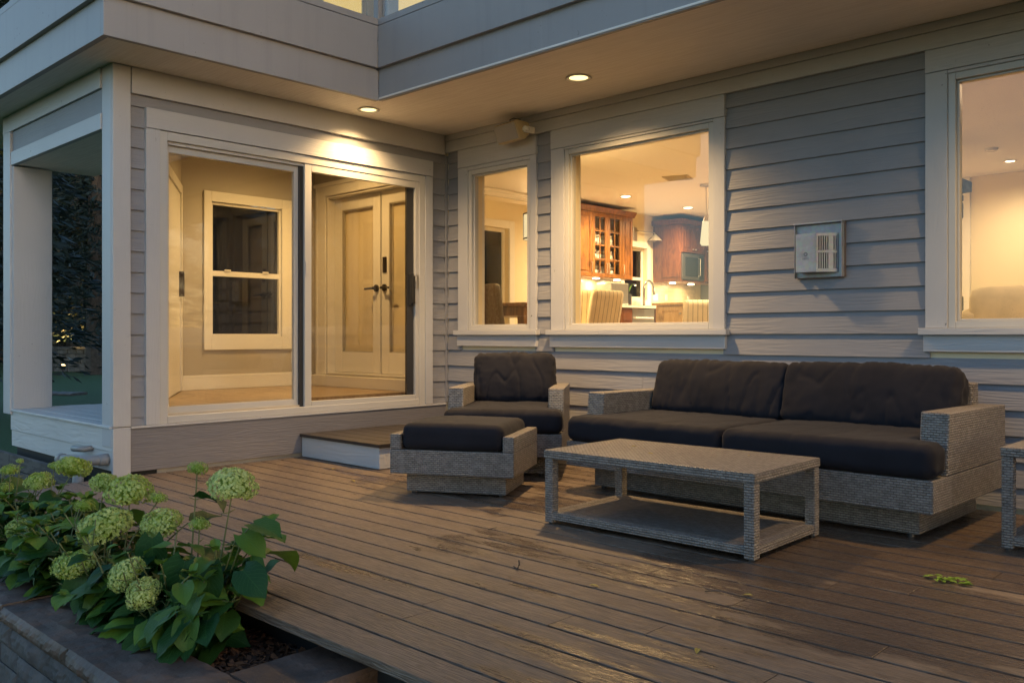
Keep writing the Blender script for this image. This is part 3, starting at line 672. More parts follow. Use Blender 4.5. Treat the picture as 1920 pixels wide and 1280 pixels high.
for k,(a,c) in enumerate([(4.86,5.49),(5.495,5.878),(5.882,6.262),(6.268,6.555)]):
    b=MB(); gl=k in(1,2); cab_door(b,a,c,1.865,2.875,x1+.001,gl); dr=b.build('door',M['cherry'],c1,bevel=.002)
    if gl: b=MB(); b.box(x1+.004,x1+.006,a+.06,c-.06,1.925,2.815); b.build('pane',M['glass'],dr)
    b=MB(); hy=c-.03 if k in (0,1) else a+.03; hy=c-.03 if k==0 else hy; b.tube([(x1+.023,hy,1.93),(x1+.045,hy,1.94),(x1+.045,hy,2.08),(x1+.023,hy,2.09)],.006,6); b.build('handle',M['metal'],dr)
dn=0
for zz,n in ((1.88,3),(2.135,4),(2.385,4)):
    for k in range(n):
        yy=5.6+.62*(k+.5)/n; t=thing('dish',f"white {'pitcher' if k%2 else 'bowl'} on the {('lowest','middle','top')[(1.88,2.135,2.385).index(zz)]} shelf of the glass fronted cabinet",'dish',(x0+.16,yy,zz+.001),0,'dishes in the glass fronted cabinet')
        b=MB(); 
        if k%2: b.lathe([(.0001,0),(.045,0),(.05,.08),(.035,.15),(.04,.17)],n=14)
        else: b.lathe([(.0001,0),(.04,0),(.075,.05),(.085,.10),(.08,.10)],n=14); b.lathe([(.0001,.101),(.05,.101),(.085,.16)],n=14)
        b.build('body',M['ceramic'],t,smooth=True)
def under_light(loc,e=7):
    L=bpy.data.lights.new('under_cabinet_lamp','AREA'); L.shape='DISK'; L.size=.08; L.energy=e*.4; L.color=(1,.72,.36); return L
for yy in (5.1,5.8,6.35): 
    b=MB(); b.box(-2.88,-2.80,yy-.04,yy+.04,1.845,1.858); pu=b.build('under_light',M['bulb_in'],c1); l=bpy.data.objects.new('under_lamp',under_light(0)); col.objects.link(l); l.parent=pu; l.location=(-2.84,yy,1.84)
c2=thing('tall_wall_cabinet','dark cherry wall cabinet holding the microwave, right of the kitchen window','kitchen cabinet',(0,0,0))
b=MB(); X1=-2.42; b.box(XW+.013,X1,7.61,7.635,1.87,2.86); b.box(XW+.013,X1,7.635,8.9,2.37,2.86); b.box(XW+.013,X1,8.36,8.9,1.87,2.368); b.box(XW+.013,X1,7.636,8.358,1.87,1.90); b.build('carcass',M['cherry_dark'],c2,bevel=.003)
b=MB(); b.prism_axis([(XW+.013,2.861),(X1+.02,2.861),(X1+.07,2.93),(X1+.07,2.95),(XW+.013,2.95)],7.56,8.95,1); b.build('cornice',M['cherry_dark'],c2,bevel=.003)
for a,c in ((7.64,8.0),(8.005,8.36),(8.40,8.88)):
    b=MB(); cab_door(b,a,c,2.38 if c<8.5 else 1.9,2.85,X1+.001,c>8.5); dd=b.build('door',M['cherry_dark'],c2,bevel=.002)
    b=MB(); b.lathe([(.001,0),(.014,0),(.014,.02),(.001,.02)],(X1+.035,c-.04 if c<8.2 else a+.04,2.43),10); b.build('knob',M['metal'],dd)
b=MB(); b.box(XW+.2,X1-.02,7.61-.012,7.609,1.95,2.80); b.build('side_panel',M['cherry_dark'],c2,bevel=.004)
for yy in (7.8,8.4):
    b=MB(); b.box(-2.75,-2.67,yy-.04,yy+.04,1.852,1.866); pu=b.build('under_light',M['bulb_in'],c2); l=bpy.data.objects.new('under_lamp',under_light(0)); col.objects.link(l); l.parent=pu; l.location=(-2.71,yy,1.845)
mw=thing('microwave','steel microwave built into the dark cherry cabinet','microwave',(0,0,0))
b=MB(); b.box(-2.9,X1+.012,7.66,8.34,1.91,2.36); b.build('body',m_plain('dark_steel',(.16,.15,.145),.35,.05,.02,60,Metallic=.7),mw,bevel=.006); b=MB(); b.box(X1+.0125,X1+.018,7.74,8.14,1.97,2.30); b.build('window',M['black'],mw); b=MB(); b.box(X1+.0125,X1+.018,8.20,8.33,1.93,2.34); b.build('control_panel',M['black'],mw); b=MB(); b.tube([(X1+.013,8.17,1.98),(X1+.05,8.17,1.99),(X1+.05,8.17,2.28),(X1+.013,8.17,2.29)],.008,8); b.build('handle',M['metal'],mw)
kb=thing('base_cabinets','dark red lower cabinets under the pale sink counter','kitchen cabinet',(0,0,0))
b=MB(); b.box(XW+.02,-2.44,4.6,6.21,FZ,1.38); b.box(XW+.02,-2.44,6.84,9.0,FZ,1.38); b.box(XW+.02,-2.52,6.21,6.84,FZ,1.38); b.build('carcass',M['cherry_dark'],kb)
b=MB(); b.box(XW+.013,-2.40,4.58,9.0,1.381,1.42); b.box(XW+.013,XW+.035,4.58,9.0,1.421,1.451); b.build('countertop',M['counter'],kb,bevel=.004)
for a,c in ((5.60,5.89),(5.90,6.20),(6.85,7.12),(7.13,7.45)):
    for zz in ((.60,.86),(.87,1.12),(1.13,1.36)):
        b=MB(); b.box(-2.439,-2.42,a,c,*zz); b.box(-2.42,-2.414,a+.05,c-.05,zz[0]+.05,zz[1]-.05); b.build('drawer',M['cherry_dark'],kb,bevel=.003)
dw=thing('dishwasher','stainless steel dishwasher front under the sink counter','dishwasher',(0,0,0))
b=MB(); b.box(-2.51,-2.425,6.22,6.83,.62,1.37); b.build('front',M['metal'],dw,bevel=.005); b=MB(); b.tube([(-2.424,6.30,1.22),(-2.38,6.32,1.22),(-2.38,6.72,1.22),(-2.424,6.74,1.22)],.014,8); b.build('handle',M['ceramic'],dw)
fa=thing('kitchen_faucet','tall arched gooseneck faucet at the kitchen sink','faucet',(-2.72,6.95,1.42))
b=MB(); pts=[(0,0,0),(0,0,.30)]+[(0,.14-.14*math.cos(a),.30+.15*math.sin(a)) for a in [math.pi*k/10 for k in range(1,10)]]+[(0,.28,.28),(0,.30,.22)]; b.tube(pts,[.022]*2+[.019]*9+[.022,.030],10); b.lathe([(.001,0),(.03,0),(.03,.02),(.018,.03)],n=14); b.build('spout',m_plain('brushed_nickel',(.20,.18,.155),.3,.05,.02,60,Metallic=.8),fa,smooth=True); b=MB(); b.tube([(0,.02,.10),(0,.09,.14)],.008,8); b.build('lever',M['metal'],fa)
sc_=thing('wall_sconce','swing arm wall sconce with a pleated cone shade','wall lamp',(XW,7.05,2.70))
b=MB(); b.box(.001,.03,-.06,.06,-.14,.10); b.build('back_plate',M['metal'],sc_,bevel=.006); b=MB(); b.tube([(.03,0,.02),(.10,0,.03),(.12,.45,.03),(.12,.46,-.0)],.010,8); b.build('arm',M['metal'],sc_)
b=MB(); b.lathe([(.025,.0),(.125,-.11)],(.12,.46,0),24); b.build('shade',m_plain('pleated_fabric_shade',(.42,.36,.27),.8),sc_,smooth=False)
isl=thing('kitchen_island','light maple kitchen island with two panelled doors','kitchen island',(0,0,0))
b=MB(); b.box(-1.45,.6,5.45,6.15,FZ,1.375); b.build('carcass',M['maple'],isl); b=MB(); b.box(-1.50,.65,5.40,6.2,1.376,1.415); b.build('countertop',M['maple'],isl,bevel=.005)
for a,c in ((-1.40,-.98),(-.97,-.55),(-.54,-.1)):
    b=MB(); s=.07
    for p,q,r_,t_ in ((a,a+s,.6,1.36),(c-s,c,.6,1.36),(a+s,c-s,.6,.6+s),(a+s,c-s,1.36-s,1.36)): b.box(p,q,5.425,5.449,r_,t_)
    b.box(a+s,c-s,5.438,5.449,.6+s,1.36-s); dd=b.build('door',M['maple'],isl,bevel=.003); b=MB(); b.box((c-.05) if a<-1.2 else a+.02,(c-.02) if a<-1.2 else a+.05,5.40,5.424,1.24,1.27); b.build('knob',M['metal'],dd,bevel=.006)
tr=thing('bread_box','grey metal box with a dark side vent on the sink counter','kitchen appliance',(-2.72,6.10,1.42),R(0)); tr.scale=(1.3,1.0,1.35)
b=MB(); b.box(-.12,.12,-.26,.20,.01,.27); b.build('body',M['metal'],tr,bevel=.012); b=MB(); b.box(-.10,.121,.201,.215,.03,.25); b.build('side_vent',M['black'],tr)
vs=thing('leaf_vase','dark square vase of upright green leaves near the kitchen window','vase',(-2.75,6.50,1.42)); b=MB(); b.box(-.06,.06,-.06,.06,0,.2); b.build('pot',M['alu'],vs,bevel=.006)
b=MB()
for k in range(7):
    a=k*.9; b.cur=.8; b.grid([[( .02*math.cos(a)+s*.012*(1-q/5)+.10*math.cos(a)*(q/5)**1.5, .02*math.sin(a)+.10*math.sin(a)*(q/5)**1.5+s*.012*(1-q/5),.19+.20*q/5) for s in (-1,0,1)] for q in range(6)])
b.build('leaves',M['leaf'],vs)
for k,(yy,n_) in enumerate(((7.68,2),(8.02,1),(8.75,1))):
    o=thing('switch_plate',('double white switch plate on the cream backsplash, beside the kitchen window','single white outlet plate in the middle of the cream backsplash','white outlet plate at the far end of the cream backsplash')[k],'wall plate',(XW+.0125,yy,1.62),0,'plates on the backsplash'); b=MB(); b.box(0,.006,-.04*n_,.04*n_,-.06,.06); b.build('plate',M['ceramic'],o,bevel=.002); b=MB()
    for q in range(n_): b.box(.0065,.010,-.04*n_+.08*q+.025,-.04*n_+.08*q+.055,-.03,.03)
    b.build('rocker',M['int_trim'],o)
# ------------------------------------------------------------------ dining
dt=thing('dining_table','dark wood dining table behind the narrow window','table',(-1.32,1.85,FZ),R(4))
b=MB(); b.box(-.95,.95,-.5,.5,.73,.77); b.build('tabletop',M['table_wood'],dt,bevel=.006); b=MB(); b.box(-.88,.88,-.44,.44,.63,.729); b.build('apron',M['table_wood'],dt)
for sx in (-1,1):
    for sy in (-1,1): b=MB(); b.box(sx*.84-.045,sx*.84+.045,sy*.4-.045,sy*.4+.045,0,.629); b.build('leg',M['table_wood'],dt,bevel=.005)
def cushion_mesh(b,w,d,h,r=.05,puff=.03,seed=0,nu=22,wr=.006,z0=0,freq=5,sag=0,frontroll=0):
    # rounded, puffed box, x in +-w/2, y in +-d/2, z in z0..z0+h
    hx,hy,hz=w/2,d/2,h/2; r=min(r,hz*.98,hx,hy)
    key={}
    nx=max(6,int(nu*w/max(w,d))); ny=max(6,int(nu*d/max(w,d))); nz=max(5,int(nu*h/max(w,d)))
    def P(px,py,pz):
        k=(round(px,5),round(py,5),round(pz,5))
        if k in key: return key[k]
        x,y,z=px*hx,py*hy,pz*hz
        c=Vector((max(-(hx-r),min(hx-r,x)),max(-(hy-r),min(hy-r,y)),max(-(hz-r),min(hz-r,z)))); dd=Vector((x,y,z))-c
        n_=dd.normalized() if dd.length>1e-9 else Vector((0,0,0)); q=c+n_*r
        fx,fy,fz=1-px*px,1-py*py,1-pz*pz
        q.z+=math.copysign(1,pz)*puff*(max(0,fx)**.6)*(max(0,fy)**.6) if abs(pz)>.99 else puff*pz*(max(0,fx)**.6)*(max(0,fy)**.6)*abs(pz)
        q.y+=py*puff*.5*(max(0,fx)**.5)*abs(py)**3; q.x+=px*puff*.35*(max(0,fy)**.5)*abs(px)**3
        q.z-=sag*max(0,fx)*(1 if pz>.9 else 0)
        v=Vector((q.x*freq,q.y*freq*.55,q.z*freq))+Vector((seed*7.1,seed*3.3,0))
        nn=noise.noise(v)+.5*noise.noise(v*2.3)
        cr=abs(noise.noise(Vector((q.x*freq*1.3+seed,q.y*freq*.5,q.z*freq*.4+seed))))
        crease=-(max(0,.16-cr)/.16)**2
        e_=max(abs(px),abs(py))**5
        tw=noise.noise(Vector((q.x*freq*3.2+seed*2,q.y*freq*2.6,q.z*freq*2.2)))+.6*noise.noise(Vector((q.x*freq*6.5,q.y*freq*5.5+seed,q.z*freq*5)))
        q+=n_*(wr*.75*nn+wr*.95*crease+wr*(.25+.75*e_)*.7*tw)
        key[k]=b.vert((q.x,q.y,q.z+z0+hz)); return key[k]
    def face(fn,na,nb):
        for i in range(na):
            for j in range(nb):
                a0,a1=-1+2*i/na,-1+2*(i+1)/na; c0,c1=-1+2*j/nb,-1+2*(j+1)/nb
                b.face([P(*fn(a0,c0)),P(*fn(a1,c0)),P(*fn(a1,c1)),P(*fn(a0,c1))],[(a0*hx,c0*hy),(a1*hx,c0*hy),(a1*hx,c1*hy),(a0*hx,c1*hy)])
    face(lambda a,c:(a,c,1),nx,ny); face(lambda a,c:(a,c,-1),nx,ny); face(lambda a,c:(a,-1,c),nx,nz); face(lambda a,c:(a,1,c),nx,nz); face(lambda a,c:(-1,a,c),ny,nz); face(lambda a,c:(1,a,c),ny,nz)
def dining_chair(name,label,mat,loc,rz,h=.90,wid=.48,tilt=.16,group=None):
    o=thing(name,label,'chair',loc,rz,group)
    b=MB(); cushion_mesh(b,wid,.48,.10,.03,.01,1,10,.002,.40); b.build('seat',mat,o,smooth=True)
    b=MB(); b.M=Matrix.Translation((0,.22,.42))@Matrix.Rotation(-tilt+R(90),4,'X'); cushion_mesh(b,wid,h-.40,.07,.03,.01,2,12,.002,-.035) if False else None
    b.M=Matrix.Translation((0,.23,.42+(h-.42)/2))@Matrix.Rotation(R(90)-tilt,4,'X'); cushion_mesh(b,wid,h-.42,.075,.035,.008,2,14,.002,-.037); b.build('backrest',mat,o,smooth=True)
    for sx in (-1,1):
        for sy in (-1,1): b=MB(); b.box(sx*(wid/2-.04)-.02,sx*(wid/2-.04)+.02,sy*.19-.02,sy*.19+.02,0,.40); b.build('leg',M['table_wood'],o)
    return o
dining_chair('wicker_chair','brown woven rattan dining chair behind the narrow window',M['wicker_in'],(-.42,1.2,FZ),R(165),.94,.60,.14)
dining_chair('striped_chair','cream striped dining chair at the left edge of the large window',M['striped'],(-.55,2.62,FZ),R(-118),.93,.46,.14,'striped dining chairs')
dining_chair('striped_chair','cream striped dining chair leaning right, second from the left edge of the large window',M['striped'],(-.27,2.43,FZ),R(-100),.92,.46,.22,'striped dining chairs')
dining_chair('striped_chair','cream striped dining chair at the right edge of the large window',M['striped'],(.15,3.99,FZ),R(-135),.84,.46,.08,'striped dining chairs')
# living room sofa and stone column
lv=thing('living_room_sofa','cream linen sofa back behind the right window','sofa',(4.4,3.75,FZ),0)
b=MB(); cushion_mesh(b,2.0,.85,.44,.08,.01,3,20,.004,.02); b.build('base',M['linen'],lv,smooth=True); b=MB(); b.M=Matrix.Translation((0,-.33,.62)); cushion_mesh(b,2.0,.22,.46,.07,.02,4,24,.006,-.23); b.build('backrest',M['linen'],lv,smooth=True); b=MB(); b.M=Matrix.Translation((-.98,0,.40)); cushion_mesh(b,.22,.85,.52,.07,.01,5,18,.004,-.26); b.build('armrest',M['linen'],lv,smooth=True)
st=thing('stone_chimney','rough stacked stone chimney edge in the living room','chimney',(0,0,0))
b=MB(); zz=FZ
while zz<2.62:
    hh=rng.uniform(.08,.2); b.cur=rng.random(); b.box(2.42-rng.uniform(0,.08),2.755+rng.uniform(0,.06),4.72,5.2,zz+.004,zz+hh-.004); zz+=hh
b.build('stones',M['gstone'],st,bevel=.012); b=MB(); b.box(2.4,2.75,4.74,5.2,FZ,zz); b.build('core',M['black'],st)
b=MB(); b.cur=.3; b.box(2.35,2.90,4.66,5.2,2.52,2.64); b.build('mantel_stone',M['gstone'],st,bevel=.015)

# ------------------------------------------------------------------ things on the walls
sp=thing('outdoor_speaker','cream wedge shaped outdoor speaker bracketed under the soffit','speaker',(.96,-.13,2.60),R(-8)); sp.scale=(.86,.86,.86)
b=MB(); pr=[(-.10,-.055),(-.115,.075),(-.01,.085),(.07,.04),(.05,-.07)]
prf=[(-.115,.065),(-.055,-.095),(.015,-.085),(.085,.0),(.05,.075),(-.085,.085)]
b.prism_axis(prf,-.17,.17,0); b.build('cabinet',M['cream'] if 'cream' in M else m_plain('cream_plastic',(.50,.40,.23),.45),sp,bevel=.012)
b=MB(); b.prism_axis([(-.121,.057),(-.064,-.087),(-.060,-.085),(-.117,.059)],-.155,.155,0); b.build('grille',m_plain('speaker_grille',(.33,.31,.30),.8,.05,.5,300),sp,bevel=.003)
b=MB(); b.box(.1705,.20,-.02,.10,-.03,.03); b.lathe([(.0001,0),(.035,0),(.035,.03),(.0001,.03)],(.185,.0,-.015),20); b.build('bracket',M['ceramic'],sp,bevel=.004)
b=MB(); b.tube([(-.02,-.02,.08),(-.03,-.02,.125),(.0,-.0,.137),(.05,.05,.12)],.004,8); b.build('cable',M['black'],sp)
vh=thing('wall_vent','galvanised flue vent hood with louvred side on the siding','vent',(3.507,0,1.475),0)
b=MB()
b.box(-.155,.155,-.022,-.008,-.17,.165); b.build('back_plate',M['galv'],vh,bevel=.003)
b=MB(); b.box(-.158,.158,-.055,-.007,.166,.176); b.box(-.155,-.15,-.05,-.023,-.17,.165); b.box(.15,.155,-.05,-.023,-.17,.165); b.build('rain_flange',M['galv'],vh,bevel=.002)
b=MB()
y_f,y_b=-.118,-.0225
b.box(-.112,.022,y_f,y_f+.004,-.140,.100)
b.prism([(-.112,y_f+.0045),(.022,y_f+.0045),(.118,y_b),(-.112,y_b)],-.140,-.135); b.prism([(-.112,y_f+.0045),(.022,y_f+.0045),(.118,y_b),(-.112,y_b)],.095,.100)
b.box(-.112,-.108,y_f+.0045,y_b,-.1345,.0945)
b.build('hood',M['galv'],vh,bevel=.003)
b=MB()   # louvred right cheek, slanting back to the wall
pA=Vector((.023,y_f)); pB=Vector((.124,y_b-.004)); dd=pB-pA
def cheek(s0,s1,z0,z1):
    a=pA+dd*s0; c=pA+dd*s1; n_=Vector((dd.y,-dd.x)).normalized()*.004; b.prism([tuple(a),tuple(c),tuple(c-n_),tuple(a-n_)],z0,z1)
for z0,z1 in ((-.140,-.120),(-.022,-.006),(.082,.100)): cheek(0,1,z0,z1)
for s0,s1 in [(0,.10),(.15,.20),(.25,.30),(.35,.40),(.45,.50),(.55,.78),(.83,.87),(.92,1.0)]:
    for z0,z1 in ((-.1195,-.0225),(-.0055,.0815)): cheek(s0,s1,z0,z1)
b.build('louvre',M['galv'],vh)
b=MB(); b.box(-.10,.0,y_f+.02,y_b,-.13,.09); b.box(.001,.05,-.06,y_b,-.13,.09); b.build('flue_core',M['black'],vh)
b=MB(); b.lathe([(.009,0),(.0115,0),(.0115,.0015),(.009,.0015)],n=20)
o=b.build('emblem',M['alu'],vh); o.location=(-.045,y_f-.0004,-.028); o.rotation_euler=(R(90),0,0)
tx=bpy.data.curves.new('stamp','FONT'); tx.body='HOT'; tx.size=.020; tx.extrude=.0006; tx.align_x='CENTER'; tx.materials.append(M['pvc']); to_=bpy.data.objects.new('stamp_text',tx); col.objects.link(to_); me=bpy.data.meshes.new_from_object(to_.evaluated_get(bpy.context.evaluated_depsgraph_get())); bpy.data.objects.remove(to_); to=bpy.data.objects.new('stamped_lettering',me); col.objects.link(to); to.parent=vh; to.location=(-.045,y_f-.0008,-.062); to.rotation_euler=(R(90),0,0)
b=MB(); b.box(.156,.163,-.012,-.004,-.17,.17); b.box(-.15,.15,-.012,-.0045,-.178,-.171); b.build('sealant_bead',M['rust'],vh)

# ------------------------------------------------------------------ step, pipes
s=thing('deck_step','low white sided step with a brown board top below the sliding door','step',(0,0,0))
b=MB(); b.box(.03,1.0,-1.535,-.55,.004,.155); b.build('box',M['ledge'],s,bevel=.003)
b=MB()
for k in range(6): b.cur=1.0; b.box(.026,.90,-1.41+k*.145,-1.41+k*.145+.139,.157,.181,0,(k*3.1,k*1.7))
b.cur=1.0; b.box(.026,1.02,-1.555,-1.416,.157,.181,0,(3,9)); b.box(.904,1.02,-1.41,-.54,.157,.181,0,(33,9)); b.build('tread',M['tread'],s,bevel=.003)
pp=thing('drain_pipe','grey plastic drain pipe elbow coming out below the porch ledge','pipe',(0,0,0))
b=MB(); b.tube([(-.10,-2.95,.115),(-.10,-3.03,.115),(-.16,-3.08,.112),(-.36,-3.12,.10),(-.52,-3.10,.09)],.034,16); b.tube([(-.085,-2.94,.115),(-.085,-3.02,.115)],.040,16); b.tube([(-.46,-3.11,.093),(-.56,-3.095,.085)],.040,16); b.build('pipe',M['pvc'],pp,smooth=True)
b=MB(); b.tube([(-.16,-3.07,.1),(-.17,-3.12,.0),(-.16,-3.14,-.2)],.036,16); b.build('downpipe',M['pvc'],pp,smooth=True)
b=MB(); b.tube([(-.34,-2.94,.17),(-.34,-3.02,.165),(-.48,-3.04,.16)],.02,12); b.build('small_pipe',M['pvc'],pp,smooth=True)
tb=thing('timber_edging','weathered grey timber edging boards below the porch ledge','edging',(0,0,0))
b=MB()
for k in range(3): b.box(-2.6,-.35,-3.10,-3.06,-.32+k*.115,-.21+k*.115)
b.build('boards',M['timber'],tb,bevel=.004)

# ------------------------------------------------------------------ wicker furniture
def sofa_frame(o,W,D,arm_t,arm_back,zb,tray_z,arm_z,back_z,back_t=.09,plinth_in=.10):
    hw,hd=W/2,D/2
    b=MB(True); b.box(-hw,hw,-hd,hd-.001,zb,tray_z); b.build('base_frame',M['wicker'],o,bevel=.006)
    for sx in (-1,1):
        xa,xb=(-hw,-hw+arm_t) if sx<0 else (hw-arm_t,hw)
        b=MB(True); yf=-hd+arm_back
        b.prism_axis([(yf-.02,tray_z+.001),(hd-.002,tray_z+.001),(hd-.002,arm_z-.008),(yf+.012,arm_z)],xa,xb,0)
        b.build('armrest',M['wicker'],o,bevel=.007)
    b=MB(True); b.box(-hw+arm_t+.001,hw-arm_t-.001,hd-back_t,hd-.003,tray_z+.001,back_z); b.build('backrest_frame',M['wicker'],o,bevel=.008)
    b=MB(True); b.box(-hw+plinth_in,hw-plinth_in,-hd+plinth_in+.03,hd-plinth_in,.018,zb-.001); pl=b.build('plinth',M['wicker'],o,bevel=.004)
    b=MB(True)
    for sx in (-1,1):
        for sy in (-1,1): b.lathe([(.0001,0),(.018,0),(.018,.0175),(.0001,.0175)],(sx*(hw-plinth_in-.05),sy*(hd-plinth_in-.05)+.015,0),12)
    b.build('feet',M['alu'],pl)
def back_cushion(o,x0,x1,D,h,seat_z,yb,thick=.20,tilt=R(14),seed=1,roll=0):
    b=MB(True); wdt=x1-x0
    b.M=Matrix.Translation(((x0+x1)/2,yb,seat_z+h/2*math.cos(tilt)))@Matrix.Rotation(roll,4,'Y')@Matrix.Rotation(R(90)-tilt,4,'X')
    cushion_mesh(b,wdt,h,thick,.042,.034,seed,72,.0085,-thick/2,7.5)
    return b.build('back_cushion',M['cushion'],o,smooth=True)
ac=thing('wicker_armchair','grey wicker armchair with charcoal cushions beside the footstool','armchair',(1.585,-.815,0),R(37))
sofa_frame(ac,.79,1.0,.105,.20,.145,.295,.585,.695)
b=MB(True); cushion_mesh(b,.765,.14,.15,.055,.01,8,20,.003,.296,6)
b=MB(True); hw=.395
def seat_cushion(o,x0,x1,y0,y1,z0,h,seed,r=.06):
    b=MB(True); b.M=Matrix.Translation(((x0+x1)/2,(y0+y1)/2,0)); cushion_mesh(b,x1-x0,y1-y0,h,r,.014,seed,40,.0045,z0,5,0); return b.build('seat_cushion',M['cushion'],o,smooth=True)
def t_cushion(o,x0,x1,y0,y1,z0,h,cutl,cutr,armback,seed):
    """seat cushion whose front part widens in front of the arms"""
    b=MB(True); b.M=Matrix.Translation(((x0+x1)/2,(y0+y1)/2,0)); cx=(x0+x1)/2
    cushion_mesh(b,x1-x0,y1-y0,h,.048,.012,seed,60,.0045,z0,5)
    for i,v in enumerate(b.v):
        if v.y>y0+armback-.02:
            k=min(1,(v.y-(y0+armback-.02))/.03)
            lo,hi=x0+cutl,x1-cutr
            nx=min(max(v.x,lo),hi); v.x=v.x+(nx-v.x)*k
    return b.build('seat_cushion',M['cushion'],o,smooth=True)
t_cushion(ac,-.395,.395,-.515,.40,.297,.155,.107,.107,.18,11)
back_cushion(ac,-.295,.295,1,.360,.44,.27,.17,R(14),21)
ot=thing('wicker_footstool','low square grey wicker footstool with one charcoal cushion','footstool',(2.009,-1.653,0),R(29))
hw,hd=.3775,.295
b=MB(True); b.box(-hw,hw,-hd,hd,.13,.272); b.build('base_frame',M['wicker'],ot,bevel=.006)
for sx in (-1,1): b=MB(True); xa,xb=(-hw,-hw+.068) if sx<0 else (hw-.068,hw); b.box(xa,xb,-hd+.0005,hd-.0005,.273,.364); b.build('side_rail',M['wicker'],ot,bevel=.007)
b=MB(True); b.box(-hw+.07,hw-.07,-hd+.09,hd-.07,.016,.129); pl=b.build('plinth',M['wicker'],ot,bevel=.004); b=MB(True)
for sx in (-1,1):
    for sy in (-1,1): b.lathe([(.0001,0),(.016,0),(.016,.0155),(.0001,.0155)],(sx*.27,sy*.18+.01,0),12)
b.build('feet',M['alu'],pl)
b=MB(True); b.M=Matrix.Translation((0,-.004,0)); cushion_mesh(b,2*hw-.142,2*hd+.0,.150,.045,.012,31,36,.003,.274,5); b.build('cushion',M['cushion'],ot,smooth=True)
sf=thing('wicker_sofa','long grey wicker sofa with charcoal cushions under the siding','sofa',(3.51,-.69,0),R(-1.2))
sofa_frame(sf,2.16,1.05,.13,.20,.145,.295,.585,.69,.10,.11)
t_cushion(sf,-1.08,.0,-.54,.42,.297,.150,.132,0,.19,41); t_cushion(sf,.002,1.08,-.545,.42,.297,.155,0,.132,.19,47)
back_cushion(sf,-.94,-.01,1,.348,.425,.27,.16,R(17),51); back_cushion(sf,-.015,.95,1,.352,.425,.265,.17,R(17),57)
def wicker_table(name,label,loc,rz,W,D,H,leg=.050,top=.042,shelf=True):
    o=thing(name,label,'table',loc,rz); hw,hd=W/2,D/2
    b=MB(True); b.box(-hw,hw,-hd,hd,H-top,H); b.build('tabletop',M['wicker'],o,bevel=.006)
    for sx in (-1,1):
        for sy in (-1,1):
            xa=sx*hw-(leg if sx>0 else 0)-sx*.004; ya=sy*hd-(leg if sy>0 else 0)-sy*.004
            b=MB(True); b.box(xa,xa+leg,ya,ya+leg,.008,H-top-.001); lg=b.build('leg',M['wicker'],o,bevel=.005); b=MB(True); b.lathe([(.0001,0),(.014,0),(.014,.0075),(.0001,.0075)],(xa+leg/2,ya+leg/2,0),10); b.build('foot',M['alu'],lg)
    if shelf: b=MB(True); b.box(-hw+leg+.001-.004,hw-leg-.001+.004,-hd+.008,hd-.008,.022,.062); b.box(-hw+.008,-hw+leg-.004,-hd+leg,hd-leg,.022,.0618); b.box(hw-leg+.004,hw-.008,-hd+leg,hd-leg,.022,.0618); sh_=b.build('shelf',M['wicker'],o,bevel=.005)
    if shelf: b=MB(True); b.box(-hw+leg+.01,hw-leg-.01,-hd+leg,hd-leg,.0622,.064); b.build('woven_panel',M['wicker_shaded_open'],sh_)
    return o
wicker_table('coffee_table','long low grey wicker coffee table with a lower shelf in front of the sofa',(3.553,-1.703,0),R(1.2),1.147,.655,.37)
wicker_table('side_table','small square grey wicker side table at the right picture edge beside the sofa',(5.05,-.80,0),R(0),.50,.52,.452,.048)

# ------------------------------------------------------------------ planter and hydrangeas
pw=thing('planter_wall','dry stacked dark stone planter wall with brown flagstone caps','planter wall',(0,0,0))
def rough_block(b,x0,x1,y0,y1,z0,z1,seed,amp=.018,n=7,face=-1):
    nx=max(3,int((x1-x0)/.016)); nz=max(4,int((z1-z0)/.012))
    rows=[]
    for j in range(nz+1):
        r_=[]
        for i in range(nx+1):
            x=x0+(x1-x0)*i/nx; z=z0+(z1-z0)*j/nz; e=min(i,nx-i)/1.5; e2=min(j,nz-j)/1.5; k=min(1,e,e2)
            dd=amp*(.5+1.1*noise.noise(Vector((x*5+seed,z*5,seed)))+.5*abs(noise.noise(Vector((x*13,z*7,seed))))+.22*noise.noise(Vector((x*45,z*60,seed))))*k
            r_.append((x,y0-dd,z))
        rows.append(r_)
    b.grid(rows)
    ny=max(2,int((y1-y0)/.035)); top=[]
    for j in range(ny+1):
        r_=[]
        for i in range(nx+1):
            x=x0+(x1-x0)*i/nx; y=rows[-1][i][1]+(y1-rows[-1][i][1])*j/ny; k=0 if j==0 else min(1,min(i,nx-i)/1.0)
            r_.append((x,y,z1+amp*.35*k*(noise.noise(Vector((x*7+seed,y*9,seed)))+.5*noise.noise(Vector((x*23,y*26,seed))))))
        top.append(r_)
    b.grid(top); b.poly([(x0,y0,z0),(x0,y1,z0),(x1,y1,z0),(x1,y0,z0)]); b.poly([(x0,y0,z0),(x0,y0,z1),(x0,y1,z1),(x0,y1,z0)]); b.poly([(x1,y0,z0),(x1,y1,z0),(x1,y1,z1),(x1,y0,z1)])
b=MB(); z=GZ; row=0
for hh in (.10,.085,.10):
    x=-1.7-rng.random()*.2
    while x<3.68:
        L=rng.uniform(.22,.5); x2=min(x+L,3.69); b.cur=rng.random()
        if x2-x>.04: rough_block(b,x+.003,x2-.003,-4.225+rng.uniform(-.008,.008),-4.05,z+.004,z+hh-.004,rng.uniform(0,90),.020)
        x=x2
    z+=hh
b.box(3.44,3.66,-4.05,-3.66,GZ,-.171); b.build('stone_courses',M['stone'],pw)
b=MB(); b.box(-1.6,3.43,-4.04,-3.95,GZ,-.175); b.build('backing',M['black'],pw)
x=-1.7; caps=[]
